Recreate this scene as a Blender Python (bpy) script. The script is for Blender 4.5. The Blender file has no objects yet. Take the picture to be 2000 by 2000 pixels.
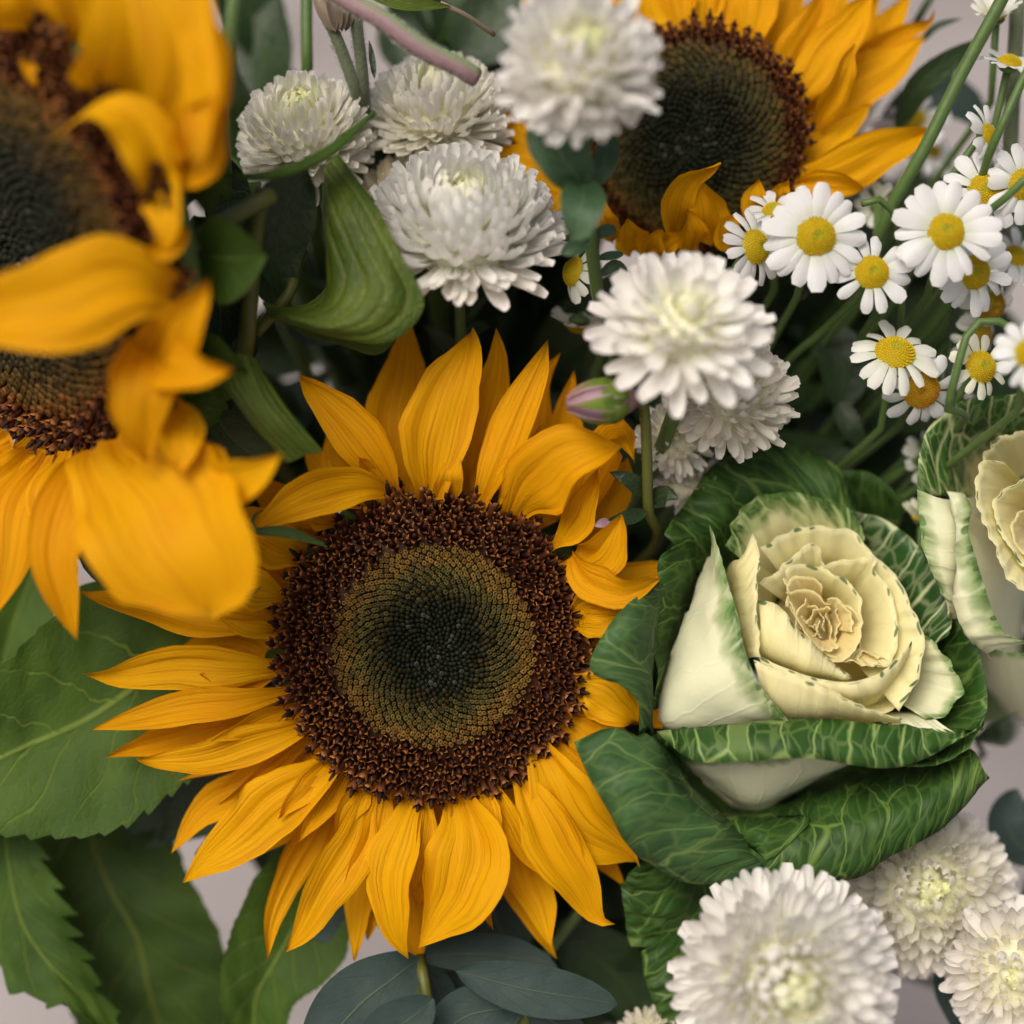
import bpy, math, random
import numpy as np
from mathutils import Vector, Matrix, noise as mnoise

rnd = random.Random(7)
scene = bpy.context.scene
col = scene.collection

# ------------------------------------------------------------------ camera
DF = 0.40                      # distance of the focal plane (m)
S = 0.23 / 2000.0              # metres per photo pixel in the focal plane
PITCH = math.radians(36)
FOC = Vector((0.0, 0.0, 0.47))  # focal point in the middle of the frame
RV = Vector((1, 0, 0))
FV = Vector((0, math.cos(PITCH), -math.sin(PITCH)))
UV_ = Vector((0, math.sin(PITCH), math.cos(PITCH)))
CAMLOC = FOC - FV * DF
cd = bpy.data.cameras.new('camera')
cam = bpy.data.objects.new('camera', cd)
col.objects.link(cam)
cam.location = CAMLOC
cam.rotation_euler = (math.pi / 2 - PITCH, 0, 0)
cd.sensor_width = 36
cd.lens = 36 * DF / 0.23
cd.clip_start = 0.01
cd.clip_end = 100
cd.dof.use_dof = True
cd.dof.focus_distance = DF - 0.003
cd.dof.aperture_fstop = 3.1
cd.dof.aperture_blades = 9
scene.camera = cam

# ------------------------------------------------------------------ sky, sun, exposure
w = bpy.data.worlds.new('World'); scene.world = w; w.use_nodes = True
SUN_DIR = Vector((-0.32, -0.40, 0.86)).normalized()      # towards the sun, veiled by cloud
sky = w.node_tree.nodes.new('ShaderNodeTexSky')
sky.sky_type = 'NISHITA'; sky.sun_disc = False
sky.sun_elevation = math.asin(SUN_DIR.z)
sky.sun_rotation = math.atan2(SUN_DIR.x, SUN_DIR.y)
sky.air_density = 0.7; sky.dust_density = 7.0; sky.ozone_density = 0.4
bg = w.node_tree.nodes['Background']
bg.inputs['Strength'].default_value = 0.06
w.node_tree.links.new(sky.outputs[0], bg.inputs[0])
sl = bpy.data.lights.new('sun', 'SUN'); sun = bpy.data.objects.new('sun', sl); col.objects.link(sun)
sl.energy = 1.5; sl.angle = math.radians(38); sl.color = (1, 0.965, 0.91)
sun.rotation_euler = (-SUN_DIR).to_track_quat('-Z', 'Y').to_euler()
sun.location = (0, 0, 3)
vs = scene.view_settings
vs.view_transform = 'Standard'; vs.look = 'None'; vs.gamma = 1; vs.use_curve_mapping = False
vs.exposure = 0.80
scene.cycles.use_denoising = True
scene.cycles.use_adaptive_sampling = True; scene.cycles.adaptive_threshold = 0.025
scene.cycles.max_bounces = 5; scene.cycles.diffuse_bounces = 3; scene.cycles.glossy_bounces = 2; scene.cycles.transmission_bounces = 4
scene.cycles.sample_clamp_indirect = 4

# ------------------------------------------------------------------ helpers
def P(px, py, z=0.0):
    """Photo pixel (2000 px frame) + height in mm in front of the focal plane -> world point."""
    d = DF - z * 0.001
    k = d / DF
    return CAMLOC + FV * d + RV * ((px - 1000) * S * k) + UV_ * ((1000 - py) * S * k)

def DV(r, u, t):
    return (RV * r + UV_ * u - FV * t).normalized()

def pxs(n, z=0):
    return n * S * (DF - z * 0.001) / DF

def lerp(a, b, t): return a + (b - a) * t
def sstep(a, b, x):
    t = max(0.0, min(1.0, (x - a) / (b - a))); return t * t * (3 - 2 * t)

def catmull(pts, n):
    """Resample a polyline of Vectors smoothly to n points, even in arc length."""
    m = len(pts)
    if m == 2:
        return [pts[0].lerp(pts[1], i / (n - 1)) for i in range(n)]
    ext = [pts[0] * 2 - pts[1]] + list(pts) + [pts[-1] * 2 - pts[-2]]
    fine = []
    for i in range(m - 1):
        p0, p1, p2, p3 = ext[i:i + 4]
        for k in range(8):
            t = k / 8
            fine.append(0.5 * ((2 * p1) + (p2 - p0) * t + (2 * p0 - 5 * p1 + 4 * p2 - p3) * t * t + (3 * p1 - p0 - 3 * p2 + p3) * t ** 3))
    fine.append(pts[-1].copy())
    acc = [0.0]
    for a, b in zip(fine, fine[1:]): acc.append(acc[-1] + (b - a).length)
    out = []; j = 0
    for i in range(n):
        s = acc[-1] * i / (n - 1)
        while j < len(fine) - 2 and acc[j + 1] < s: j += 1
        L = acc[j + 1] - acc[j]
        out.append(fine[j].lerp(fine[j + 1], 0 if L < 1e-12 else max(0, min(1, (s - acc[j]) / L))))
    return out

def make_mesh(name, verts, faces, mats, uvs=None, uvm=None, cols=None, fmat=None, smooth=True):
    me = bpy.data.meshes.new(name)
    me.from_pydata([tuple(v) for v in verts], [], faces)
    for m in mats: me.materials.append(m)
    li = np.empty(len(me.loops), dtype=np.int32); me.loops.foreach_get('vertex_index', li)
    if uvs is not None:
        l = me.uv_layers.new(name='UVMap'); l.data.foreach_set('uv', np.asarray(uvs, dtype=np.float32)[li].ravel())
    if uvm is not None:
        l = me.uv_layers.new(name='M'); l.data.foreach_set('uv', np.asarray(uvm, dtype=np.float32)[li].ravel())
    if cols is not None:
        a = me.color_attributes.new('Col', 'FLOAT_COLOR', 'POINT')
        a.data.foreach_set('color', np.asarray([tuple(c) + (1,) for c in cols], dtype=np.float32).ravel())
    if fmat is not None: me.polygons.foreach_set('material_index', fmat)
    if smooth: me.polygons.foreach_set('use_smooth', [True] * len(me.polygons))
    me.update()
    return me

def wpos(o):
    v = Vector((0, 0, 0))
    while o is not None: v = v + o.location; o = o.parent
    return v

def add(name, me, parent=None):
    o = bpy.data.objects.new(name, me); col.objects.link(o)
    if parent is not None: o.parent = parent
    return o

def add_world(name, verts, faces, mats, parent, **kw):
    """Mesh given in world coordinates, stored relative to the (unrotated) parent."""
    off = wpos(parent) if parent is not None else Vector((0, 0, 0))
    return add(name, make_mesh(name, [v - off for v in verts], faces, mats, **kw), parent)

def thing(name, label, cat, loc, group=None):
    o = bpy.data.objects.new(name, None); col.objects.link(o)
    o.empty_display_size = 0.01
    o.location = loc; o['label'] = label; o['category'] = cat; o['kind'] = 'thing'
    if group: o['group'] = group
    return o

def grid_faces(nr, nc):
    return [(r * nc + c, r * nc + c + 1, (r + 1) * nc + c + 1, (r + 1) * nc + c) for r in range(nr - 1) for c in range(nc - 1)]

def patch(name, rows, mat, parent, nu=26, nv=9, ruffle=0.0, rfreq=5.0, bulge=0.0, swap=False, teeth=0.0, nteeth=14, crease=0.0, solid=0.0, wrinkle=0.0, world=False, frill=0.0):
    """Smooth sheet through rows of (px, py, z); first row is the base, last the rim."""
    R = [catmull([p if world else P(*p) for p in r], nu) for r in rows]
    colsv = [catmull([R[k][i] for k in range(len(R))], nv) for i in range(nu)]
    seed = rnd.random() * 50
    V = []; uvs = []; uvm = []
    grid = [[colsv[i][j] for i in range(nu)] for j in range(nv)]
    for j in range(nv):
        acc = 0.0
        for i in range(nu):
            p = grid[j][i].copy()
            if i > 0: acc += (grid[j][i] - grid[j][i - 1]).length
            u = i / (nu - 1); v = j / (nv - 1)
            a = grid[j][min(nu - 1, i + 1)] - grid[j][max(0, i - 1)]
            b = grid[min(nv - 1, j + 1)][i] - grid[max(0, j - 1)][i]
            n = a.cross(b)
            n = n.normalized() if n.length > 1e-12 else -FV
            if n.dot(-FV) < 0: n = -n
            d = bulge * math.sin(math.pi * v) * (0.4 + 0.6 * math.sin(math.pi * u)) * 0.001
            if ruffle: d += ruffle * 0.001 * v * v * mnoise.noise(Vector((u * rfreq, seed, v * 0.8)))
            if frill and v > 0.8: d += frill * 0.001 * ((v - 0.8) * 5) ** 2 * mnoise.noise(Vector((u * nu * 0.55, seed + 5, 0)))
            if wrinkle: d += wrinkle * 0.001 * mnoise.noise(Vector((acc * 130, seed, j * 0.6)))
            p += n * d
            if teeth and (j == 0 or j == nv - 1):
                out = (grid[0][i] - grid[1][i]) if j == 0 else (grid[-1][i] - grid[-2][i])
                ph = (u * nteeth + 0.35 * mnoise.noise(Vector((u * 6, seed, j)))) % 1.0
                p += out.normalized() * teeth * 0.001 * (ph - 0.5) * (0.7 + 0.9 * mnoise.noise(Vector((math.floor(u * nteeth) * 1.7, seed, 9))))
            if crease:
                p -= n * crease * 0.001 * (1 - abs(2 * v - 1)) ** 3
            V.append(p)
            vl = sum((grid[q + 1][i] - grid[q][i]).length for q in (range(j) if swap else range(j, nv - 1)))
            if swap:
                uvs.append((v, u)); uvm.append((vl * 100, acc * 100))
            else:
                uvs.append((u, v)); uvm.append((acc * 100, vl * 100))
    o = add_world(name, V, grid_faces(nv, nu), [mat], parent, uvs=uvs, uvm=uvm)
    if solid:
        m = o.modifiers.new('thickness', 'SOLIDIFY'); m.thickness = solid * 0.001; m.offset = 0
    return o

def prof_petal(t):
    a = 0.34 + 0.66 * sstep(0.0, 0.42, t)
    return a if t < 0.42 else a * max(0.0, 1 - ((t - 0.42) / 0.58) ** 1.75) ** 1.0
def prof_blunt(t):
    a = 0.45 + 0.55 * sstep(0.0, 0.5, t)
    return a if t < 0.55 else a * max(0.0, 1 - ((t - 0.55) / 0.45) ** 3) ** 0.7
def prof_leaf(t):
    return (math.sin(math.pi * min(1, max(0, t)) ** 0.8)) ** 0.85 if 0 < t < 1 else 0.0
def prof_oval(t):
    return (max(0.0, math.sin(math.pi * t))) ** 0.6

def petal(name, pts, width, mat, parent, roll=0.0, twist=0.0, cup=0.1, ridge=0.03, wave=0.05, prof=prof_petal, nl=15, nw=9, world=False, nhint=None, teeth=0.0, nteeth=10, fold=0.0):
    """A single petal or leaf along a midline of (px, py, z) with its width in photo pixels (metres when world)."""
    M = catmull([p if world else P(*p) for p in pts], nl)
    W = (width if world else pxs(width)) * 0.5
    seed = rnd.random() * 90
    N0 = nhint if nhint is not None else -FV
    V = []; uvs = []; uvm = []
    acc = 0
    for i in range(nl):
        t = i / (nl - 1)
        if i: acc += (M[i] - M[i - 1]).length
        T = (M[min(nl - 1, i + 1)] - M[max(0, i - 1)]).normalized()
        N = N0 - T * N0.dot(T)
        if N.length < 0.15: N = UV_ - T * UV_.dot(T)
        N.normalize()
        N = Matrix.Rotation(math.radians(roll + twist * (t - 0.3)), 3, T) @ N
        B = T.cross(N)
        wd = W * max(prof(t), 0.012)
        for k in range(nw):
            u = 2 * k / (nw - 1) - 1
            ww = wd
            if teeth and abs(u) > 0.99:
                ph = (t * nteeth) % 1.0
                ww = wd + teeth * W * (ph - 0.6)
            h = cup * W * 2 * u * u * (0.5 + 0.5 * prof(t)) + ridge * W * math.cos(3.2 * math.pi * u + 0.4 * math.sin(seed)) * math.sin(math.pi * min(1, t * 1.15))
            h += wave * W * 2 * u * mnoise.noise(Vector((t * 3.0, seed, (1 if u > 0 else -1) * 3.0)))
            sk = wave * W * 0.7 * mnoise.noise(Vector((t * 3.5, seed + 9, 0.5)))
            if fold: h += fold * W * mnoise.noise(Vector((u * 2.6, seed + 30, t * 1.3))) * math.sin(math.pi * min(1, 0.15 + t))
            if fold: ww *= 1 + 0.13 * mnoise.noise(Vector((t * 7.0, seed + 60, 2.0 * u)))
            V.append(M[i] + B * (u * ww + sk) + N * h)
            uvs.append((k / (nw - 1), t)); uvm.append((u * ww * 100, acc * 100))
    return add_world(name, V, grid_faces(nl, nw), [mat], parent, uvs=uvs, uvm=uvm)

def tube(name, pts, r0, r1, mat, parent, n=24, sides=8, world=True, bump=0.0):
    """A stem along world points; radii in metres."""
    M = catmull(pts if world else [P(*p) for p in pts], n)
    V = []; uvs = []
    N = None
    seed = rnd.random() * 40
    for i in range(n):
        T = (M[min(n - 1, i + 1)] - M[max(0, i - 1)]).normalized()
        if N is None:
            N = T.cross(RV) if abs(T.dot(RV)) < 0.9 else T.cross(UV_)
        N = (N - T * N.dot(T)).normalized(); B = T.cross(N)
        r = lerp(r0, r1, i / (n - 1))
        for k in range(sides):
            a = 2 * math.pi * k / sides
            rr = r * (1 + bump * mnoise.noise(Vector((i * 0.7, k * 1.3, seed))))
            V.append(M[i] + (N * math.cos(a) + B * math.sin(a)) * rr)
            uvs.append((k / sides, i / (n - 1)))
    F = [(i * sides + k, i * sides + (k + 1) % sides, (i + 1) * sides + (k + 1) % sides, (i + 1) * sides + k) for i in range(n - 1) for k in range(sides)]
    F.append(tuple(range(sides))[::-1]); F.append(tuple((n - 1) * sides + k for k in range(sides)))
    return add_world(name, V, F, [mat], parent, uvs=uvs)

# ------------------------------------------------------------------ materials
class NT:
    def __init__(s, name):
        s.m = bpy.data.materials.new(name); s.m.use_nodes = True
        s.t = s.m.node_tree; s.n = s.t.nodes; s.n.clear()
        s.out = s.n.new('ShaderNodeOutputMaterial')
    def node(s, typ, ins=None, **kw):
        n = s.n.new('ShaderNode' + typ)
        for k, v in kw.items(): setattr(n, k, v)
        for k, v in (ins or {}).items(): s.set(n, k, v)
        return n
    def set(s, n, k, v):
        i = n.inputs[k]
        if hasattr(v, 'links') and hasattr(v, 'is_output'): s.t.links.new(v, i)
        elif hasattr(v, 'outputs'): s.t.links.new(v.outputs[0], i)
        else:
            if isinstance(v, tuple) and len(v) == 3 and i.type == 'RGBA': v = v + (1,)
            i.default_value = v
    def math(s, op, a, b=0.0, c=0.0, clamp=False):
        return s.node('Math', {0: a, 1: b, 2: c}, operation=op, use_clamp=clamp).outputs[0]
    def smooth(s, x, a, b):
        n = s.node('MapRange', {'Value': x, 'From Min': a, 'From Max': b}, interpolation_type='SMOOTHSTEP')
        return n.outputs[0]
    def mix(s, f, a, b, mode='MIX'):
        n = s.node('Mix', data_type='RGBA', blend_type=mode)
        s.set(n, 0, f); s.set(n, 6, a); s.set(n, 7, b); return n.outputs[2]
    def uv(s, name='UVMap'):
        u = s.node('UVMap', uv_map=name); x = s.node('SeparateXYZ', {0: u.outputs[0]}); return u.outputs[0], x.outputs[0], x.outputs[1]
    def vec(s, x, y, z=0.0): return s.node('CombineXYZ', {0: x, 1: y, 2: z}).outputs[0]
    def noise(s, v, scale, detail=2.0, rough=0.5): return s.node('TexNoise', {'Vector': v, 'Scale': scale, 'Detail': detail, 'Roughness': rough}).outputs[0]
    def finish(s, color, rough=0.5, transl=0.0, tcol=None, bump=None, bstr=0.3, bdist=0.0005, spec=0.4, sheen=0.0, coat=0.0):
        p = s.node('BsdfPrincipled', {'Base Color': color, 'Roughness': rough, 'Specular IOR Level': spec})
        if sheen: s.set(p, 'Sheen Weight', sheen); s.set(p, 'Sheen Roughness', 0.4)
        if bump is not None:
            b = s.node('Bump', {'Height': bump, 'Strength': bstr, 'Distance': bdist}); s.set(p, 'Normal', b.outputs[0])
        if transl:
            t = s.node('BsdfTranslucent', {'Color': tcol if tcol is not None else color})
            if bump is not None: s.set(t, 'Normal', b.outputs[0])
            x = s.node('MixShader', {0: transl, 1: p.outputs[0], 2: t.outputs[0]})
            s.t.links.new(x.outputs[0], s.out.inputs[0])
        else: s.t.links.new(p.outputs[0], s.out.inputs[0])
        return s.m

def mat_petal():
    t = NT('sunflower_petal'); _, u, v = t.uv()
    oi = t.node('ObjectInfo'); rn = oi.outputs['Random']
    ux = t.math('ADD', u, t.math('MULTIPLY', rn, 17.0))
    st = t.noise(t.vec(t.math('MULTIPLY', ux, 26.0), t.math('MULTIPLY', v, 1.1)), 1.0, 3.0, 0.6)
    st2 = t.noise(t.vec(t.math('MULTIPLY', ux, 7.0), t.math('MULTIPLY', v, 0.8)), 1.0, 1.0)
    blot = t.noise(t.vec(t.math('MULTIPLY', ux, 3.0), t.math('MULTIPLY', v, 4.0)), 1.0, 3.0)
    base = t.mix(rn, (0.68, 0.300, 0.0004), (0.76, 0.385, 0.0008))
    base = t.mix(t.math('MULTIPLY', t.smooth(blot, 0.5, 0.75), 0.35), base, (0.74, 0.27, 0.002))
    line = t.smooth(st, 0.52, 0.70)
    c = t.mix(t.math('MULTIPLY', line, 0.55), base, (0.36, 0.11, 0.001))
    c = t.mix(t.math('MULTIPLY', t.smooth(st2, 0.58, 0.68), 0.35), c, (0.50, 0.17, 0.002))
    b = t.math('SUBTRACT', 1.0, t.smooth(v, 0.0, 0.22))
    c = t.mix(t.math('MULTIPLY', b, 0.45), c, (0.48, 0.15, 0.002))
    tip = t.smooth(v, 0.94, 1.0)
    c = t.mix(t.math('MULTIPLY', tip, 0.4), c, (0.35, 0.2, 0.01))
    bump = t.math('ADD', t.math('MULTIPLY', st2, -0.7), t.math('MULTIPLY', st, -0.35))
    return t.finish(c, 0.65, 0.32, None, bump, 0.6, 0.0012, 0.12)

def mat_leaf(name, dark, light, vein, K=7.0, transl=0.18, rough=0.42, veinw=0.05, sheen=0.0, spec=0.4, midw=0.018, slant=0.9, netk=1.0):
    t = NT(name); _, u, v = t.uv(); mv, mx, my = t.uv('M')
    oi = t.node('ObjectInfo'); rn = oi.outputs['Random']
    a = t.math('MULTIPLY', t.math('ABSOLUTE', t.math('SUBTRACT', u, 0.5)), 2.0)
    nz = t.noise(mv, 0.9, 2.0)
    side = t.math('GREATER_THAN', u, 0.5)
    s = t.math('SUBTRACT', t.math('MULTIPLY', v, K), t.math('MULTIPLY', t.math('POWER', a, 0.8), slant * 2.0))
    s = t.math('ADD', s, t.math('ADD', t.math('MULTIPLY', nz, 0.8), t.math('MULTIPLY', side, 0.45)))
    f = t.math('ABSOLUTE', t.math('SUBTRACT', t.math('FRACT', s), 0.5))
    fade = t.math('SUBTRACT', 1.0, t.math('MULTIPLY', t.smooth(a, 0.4, 1.0), 0.75))
    sv = t.math('MULTIPLY', t.math('SUBTRACT', 1.0, t.smooth(f, veinw * 0.3, veinw)), fade)
    mid = t.math('SUBTRACT', 1.0, t.smooth(a, midw, midw * 2.6))
    vor = t.node('TexVoronoi', {'Vector': mv, 'Scale': 4.5}, feature='DISTANCE_TO_EDGE').outputs[0]
    net = t.math('SUBTRACT', 1.0, t.smooth(vor, 0.0, 0.12))
    big = t.noise(mv, 0.55, 3.0)
    c = t.mix(t.smooth(big, 0.3, 0.7), dark, light)
    c = t.mix(t.math('MULTIPLY', rn, 0.25), c, light)
    fine = t.noise(t.vec(t.math('MULTIPLY', mx, 30.0), t.math('MULTIPLY', my, 9.0)), 1.0, 2.0)
    c = t.mix(t.math('MULTIPLY', t.smooth(fine, 0.45, 0.75), 0.22), c, light)
    c = t.mix(t.math('MULTIPLY', net, 0.06), c, vein)
    c = t.mix(t.math('MULTIPLY', sv, 0.7), c, vein)
    c = t.mix(t.math('MULTIPLY', mid, 0.9), c, vein)
    h = t.math('ADD', t.math('MULTIPLY', sv, -0.7), t.math('MULTIPLY', mid, 0.5))
    h = t.math('ADD', h, t.math('ADD', t.math('MULTIPLY', net, -0.10 * netk), t.math('ADD', t.math('MULTIPLY', big, 1.6), t.math('MULTIPLY', fine, 0.12))))
    return t.finish(c, rough, transl, t.mix(0.5, c, light), h, 0.6, 0.0011, spec, sheen)

def mat_kale(name, cream, cream2, green, vein, g0, g1, rimdots=0.0, transl=0.15, vscale=1.5, gnoise=0.5, veinw=0.09, rough=0.42, aniso=0.62):
    """Cream leaf turning green beyond g0..g1 of the way to the rim, pale veins left in the green."""
    t = NT(name); _, u, v = t.uv(); mv, mx, my = t.uv('M')
    oi = t.node('ObjectInfo'); rn = oi.outputs['Random']
    off = t.math('MULTIPLY', rn, 31.0)
    dist = t.node('TexNoise', {'Vector': mv, 'Scale': 1.3, 'Detail': 2.0}).outputs[1]
    mw = t.node('VectorMath', {0: mv, 1: t.node('VectorMath', {0: dist, 'Scale': 0.35}, operation='SCALE').outputs[0]}, operation='ADD').outputs[0]
    sx = t.node('SeparateXYZ', {0: mw})
    q = t.vec(t.math('ADD', t.math('MULTIPLY', sx.outputs[0], vscale), off), t.math('MULTIPLY', sx.outputs[1], vscale * aniso))
    vor = t.node('TexVoronoi', {'Vector': q, 'Scale': 1.0, 'Randomness': 0.85}, feature='DISTANCE_TO_EDGE').outputs[0]
    vor2 = t.node('TexVoronoi', {'Vector': q, 'Scale': 2.7}, feature='DISTANCE_TO_EDGE').outputs[0]
    ve = t.math('SUBTRACT', 1.0, t.smooth(vor, 0.0, veinw))
    ve2 = t.math('MULTIPLY', t.math('SUBTRACT', 1.0, t.smooth(vor2, 0.0, 0.12)), 0.30)
    vv = t.math('MAXIMUM', ve, ve2)
    n1 = t.math('MULTIPLY', t.math('SUBTRACT', t.noise(q, 1.1, 2.0), 0.5), gnoise)
    g = t.smooth(t.math('ADD', v, n1), g0, g1)
    big = t.noise(mv, 0.8, 3.0)
    gcol = t.mix(t.smooth(big, 0.3, 0.7), green, tuple(x * 1.7 for x in green))
    gcol = t.mix(t.math('MULTIPLY', vv, 0.85), gcol, vein)
    half = t.math('MULTIPLY', t.math('MULTIPLY', g, t.math('SUBTRACT', 1.0, g)), 4.0)
    crm = t.mix(v, cream2, cream)
    crm = t.mix(t.math('MULTIPLY', t.smooth(t.noise(t.vec(t.math('MULTIPLY', mx, 5.0), t.math('MULTIPLY', my, 0.7)), 1.0, 2.0), 0.45, 0.75), 0.18), crm, cream2)
    rib = t.math('SUBTRACT', 1.0, t.smooth(t.math('ABSOLUTE', t.math('SUBTRACT', t.math('FRACT', t.math('ADD', t.math('MULTIPLY', u, 7.0), t.math('MULTIPLY', t.noise(mv, 0.8, 2.0), 1.2))), 0.5)), 0.0, 0.10))
    crm = t.mix(t.math('MULTIPLY', rib, 0.2), crm, tuple(min(1, x * 1.08) for x in cream))
    crm = t.mix(t.math('MULTIPLY', t.smooth(big, 0.5, 0.75), 0.3), crm, tuple(x * 0.82 for x in cream2))
    c = t.mix(g, crm, gcol)
    c = t.mix(t.math('MULTIPLY', half, 0.35), c, (0.22, 0.32, 0.04))
    if rimdots:
        fx = t.math('ADD', t.math('MULTIPLY', mx, 2.4), t.math('ADD', off, t.math('MULTIPLY', t.noise(t.vec(t.math('MULTIPLY', mx, 1.3), off), 1.0, 1.0), 2.2)))
        cx = t.math('DIVIDE', t.math('SUBTRACT', t.math('FRACT', fx), 0.5), 0.26)
        sz = t.math('MULTIPLY', t.smooth(t.noise(t.vec(t.math('MULTIPLY', t.math('FLOOR', fx), 0.73), 3.7), 1.7, 0.0), 0.38, 0.72), rimdots * 1.7)
        sz = t.math('ADD', sz, 0.002)
        cy = t.math('DIVIDE', t.math('SUBTRACT', my, 0.05), sz)
        dd = t.math('ADD', t.math('MULTIPLY', cx, cx), t.math('MULTIPLY', cy, cy))
        dm = t.math('SUBTRACT', 1.0, t.smooth(dd, 0.5, 1.1))
        c = t.mix(t.math('MULTIPLY', dm, 0.85), c, (0.10, 0.19, 0.04))
    pk = t.smooth(vor, 0.0, 0.45)
    h = t.math('ADD', t.math('MULTIPLY', t.math('MULTIPLY', pk, g), 1.1), t.math('MULTIPLY', big, 0.8))
    h = t.math('ADD', h, t.math('MULTIPLY', t.smooth(vor2, 0.0, 0.4), t.math('MULTIPLY', g, 0.3)))
    h = t.math('ADD', h, t.math('ADD', t.math('MULTIPLY', rib, 0.10), t.math('MULTIPLY', t.noise(mv, 9.0, 2.0), 0.08)))
    return t.finish(c, rough, transl, None, h, 0.6, 0.0011, 0.18)

def mat_plain(name, color, rough=0.5, transl=0.0, var=0.25, scale=300.0, spec=0.4, color2=None, sheen=0.0, bstr=0.2):
    t = NT(name); tc = t.node('TexCoord').outputs['Object']
    n = t.noise(tc, scale, 3.0)
    c2 = color2 if color2 else tuple(x * (1 - var) for x in color)
    c = t.mix(n, color, c2)
    return t.finish(c, rough, transl, None, n, bstr, 0.0004, spec, sheen)

def mat_vcol(name, rough=0.45, spec=0.5):
    t = NT(name); a = t.node('Attribute', attribute_name='Col')
    return t.finish(a.outputs[0], rough, spec=spec)

def mat_flower_white(name, tipc, basec, edge):
    t = NT(name); _, u, v = t.uv()
    oi = t.node('ObjectInfo')
    c = t.mix(t.smooth(v, 0.05, 0.55), basec, tipc)
    c = t.mix(1.0, c, oi.outputs['Color'], 'MULTIPLY')
    st = t.noise(t.vec(t.math('MULTIPLY', u, 9.0), v), 1.0, 2.0)
    c = t.mix(t.math('MULTIPLY', t.smooth(v, 0.75, 1.0), t.math('MULTIPLY', oi.outputs['Random'], 0.45)), c, edge)
    return t.finish(c, 0.55, 0.42, None, st, 0.25, 0.0004, 0.25)

M_PET = mat_petal()
M_SLEAF = mat_leaf('sunflower_leaf', (0.026, 0.058, 0.008), (0.058, 0.108, 0.013), (0.15, 0.21, 0.035), K=6.0, sheen=0.0, rough=0.55, spec=0.14, veinw=0.035, midw=0.014)
def mat_parallel():
    t = NT('curled_leaf'); _, u, v = t.uv(); mv, mx, my = t.uv('M')
    big = t.noise(mv, 0.7, 3.0); w_ = t.noise(t.vec(u, t.math('MULTIPLY', v, 1.2)), 1.6, 2.0)
    f = t.math('ABSOLUTE', t.math('SUBTRACT', t.math('FRACT', t.math('ADD', t.math('MULTIPLY', u, 7.0), t.math('MULTIPLY', w_, 0.7))), 0.5))
    ve = t.math('SUBTRACT', 1.0, t.smooth(f, 0.01, 0.09))
    st = t.noise(t.vec(t.math('MULTIPLY', u, 60.0), t.math('MULTIPLY', v, 5.0)), 1.0, 3.0)
    vor = t.node('TexVoronoi', {'Vector': t.vec(t.math('MULTIPLY', mx, 7.0), t.math('MULTIPLY', my, 3.0)), 'Scale': 1.0}, feature='DISTANCE_TO_EDGE').outputs[0]
    c = t.mix(t.smooth(big, 0.3, 0.7), (0.050, 0.088, 0.007), (0.105, 0.15, 0.012))
    c = t.mix(t.math('MULTIPLY', t.smooth(st, 0.4, 0.7), 0.3), c, (0.045, 0.075, 0.008))
    c = t.mix(t.math('MULTIPLY', ve, 0.5), c, (0.20, 0.21, 0.04))
    brown = t.smooth(t.noise(mv, 1.7, 4.0), 0.62, 0.74)
    c = t.mix(t.math('MULTIPLY', brown, 0.4), c, (0.09, 0.06, 0.015))
    h = t.math('ADD', t.math('MULTIPLY', t.smooth(f, 0.0, 0.3), 0.55), t.math('ADD', t.math('MULTIPLY', st, 0.2), t.math('MULTIPLY', t.smooth(vor, 0.0, 0.2), 0.2)))
    return t.finish(c, 0.48, 0.25, None, h, 0.6, 0.0011, 0.3)
M_CLEAF = mat_parallel()
M_SLEAF2 = mat_leaf('dark_sunflower_leaf', (0.014, 0.030, 0.005), (0.034, 0.062, 0.009), (0.085, 0.105, 0.02), K=6.0, rough=0.55, spec=0.12, veinw=0.035, midw=0.014)  # darker variant of the sunflower leaf colours
M_OLEAF = mat_leaf('olive_leaf', (0.085, 0.135, 0.012), (0.14, 0.19, 0.018), (0.24, 0.27, 0.05), K=2.0, rough=0.35, veinw=0.02, slant=0.3, midw=0.012)
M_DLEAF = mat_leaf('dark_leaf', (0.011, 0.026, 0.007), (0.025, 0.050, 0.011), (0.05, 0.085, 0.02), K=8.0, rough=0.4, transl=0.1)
M_MLEAF = mat_leaf('chrysanthemum_leaf', (0.030, 0.072, 0.028), (0.065, 0.125, 0.055), (0.12, 0.19, 0.09), K=5.0, rough=0.5)
M_EUC = mat_leaf('eucalyptus_leaf', (0.017, 0.034, 0.029), (0.040, 0.062, 0.053), (0.07, 0.10, 0.06), K=5.0, rough=0.55, transl=0.08, veinw=0.02, spec=0.2, sheen=0.05, netk=0.2)
M_KCREAM = mat_kale('kale_cream', (0.94, 0.89, 0.55), (0.94, 0.85, 0.42), (0.10, 0.18, 0.04), (0.5, 0.55, 0.25), 1.2, 1.3, 0.038, transl=0.5)
M_KHEART = mat_kale('kale_heart', (0.96, 0.87, 0.52), (0.96, 0.79, 0.36), (0.2, 0.3, 0.06), (0.6, 0.55, 0.25), 1.4, 1.5, 0.0, transl=0.55)
M_KPALE = mat_kale('kale_pale', (0.82, 0.82, 0.56), (0.80, 0.80, 0.56), (0.09, 0.17, 0.04), (0.55, 0.6, 0.35), 0.88, 1.02, 0.07, gnoise=0.22, transl=0.3)
M_KMIX = mat_kale('kale_mixed', (0.80, 0.78, 0.44), (0.76, 0.70, 0.34), (0.045, 0.11, 0.014), (0.55, 0.62, 0.26), 0.70, 0.92, 0.05, gnoise=0.5, vscale=1.9, veinw=0.10, transl=0.3)
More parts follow.
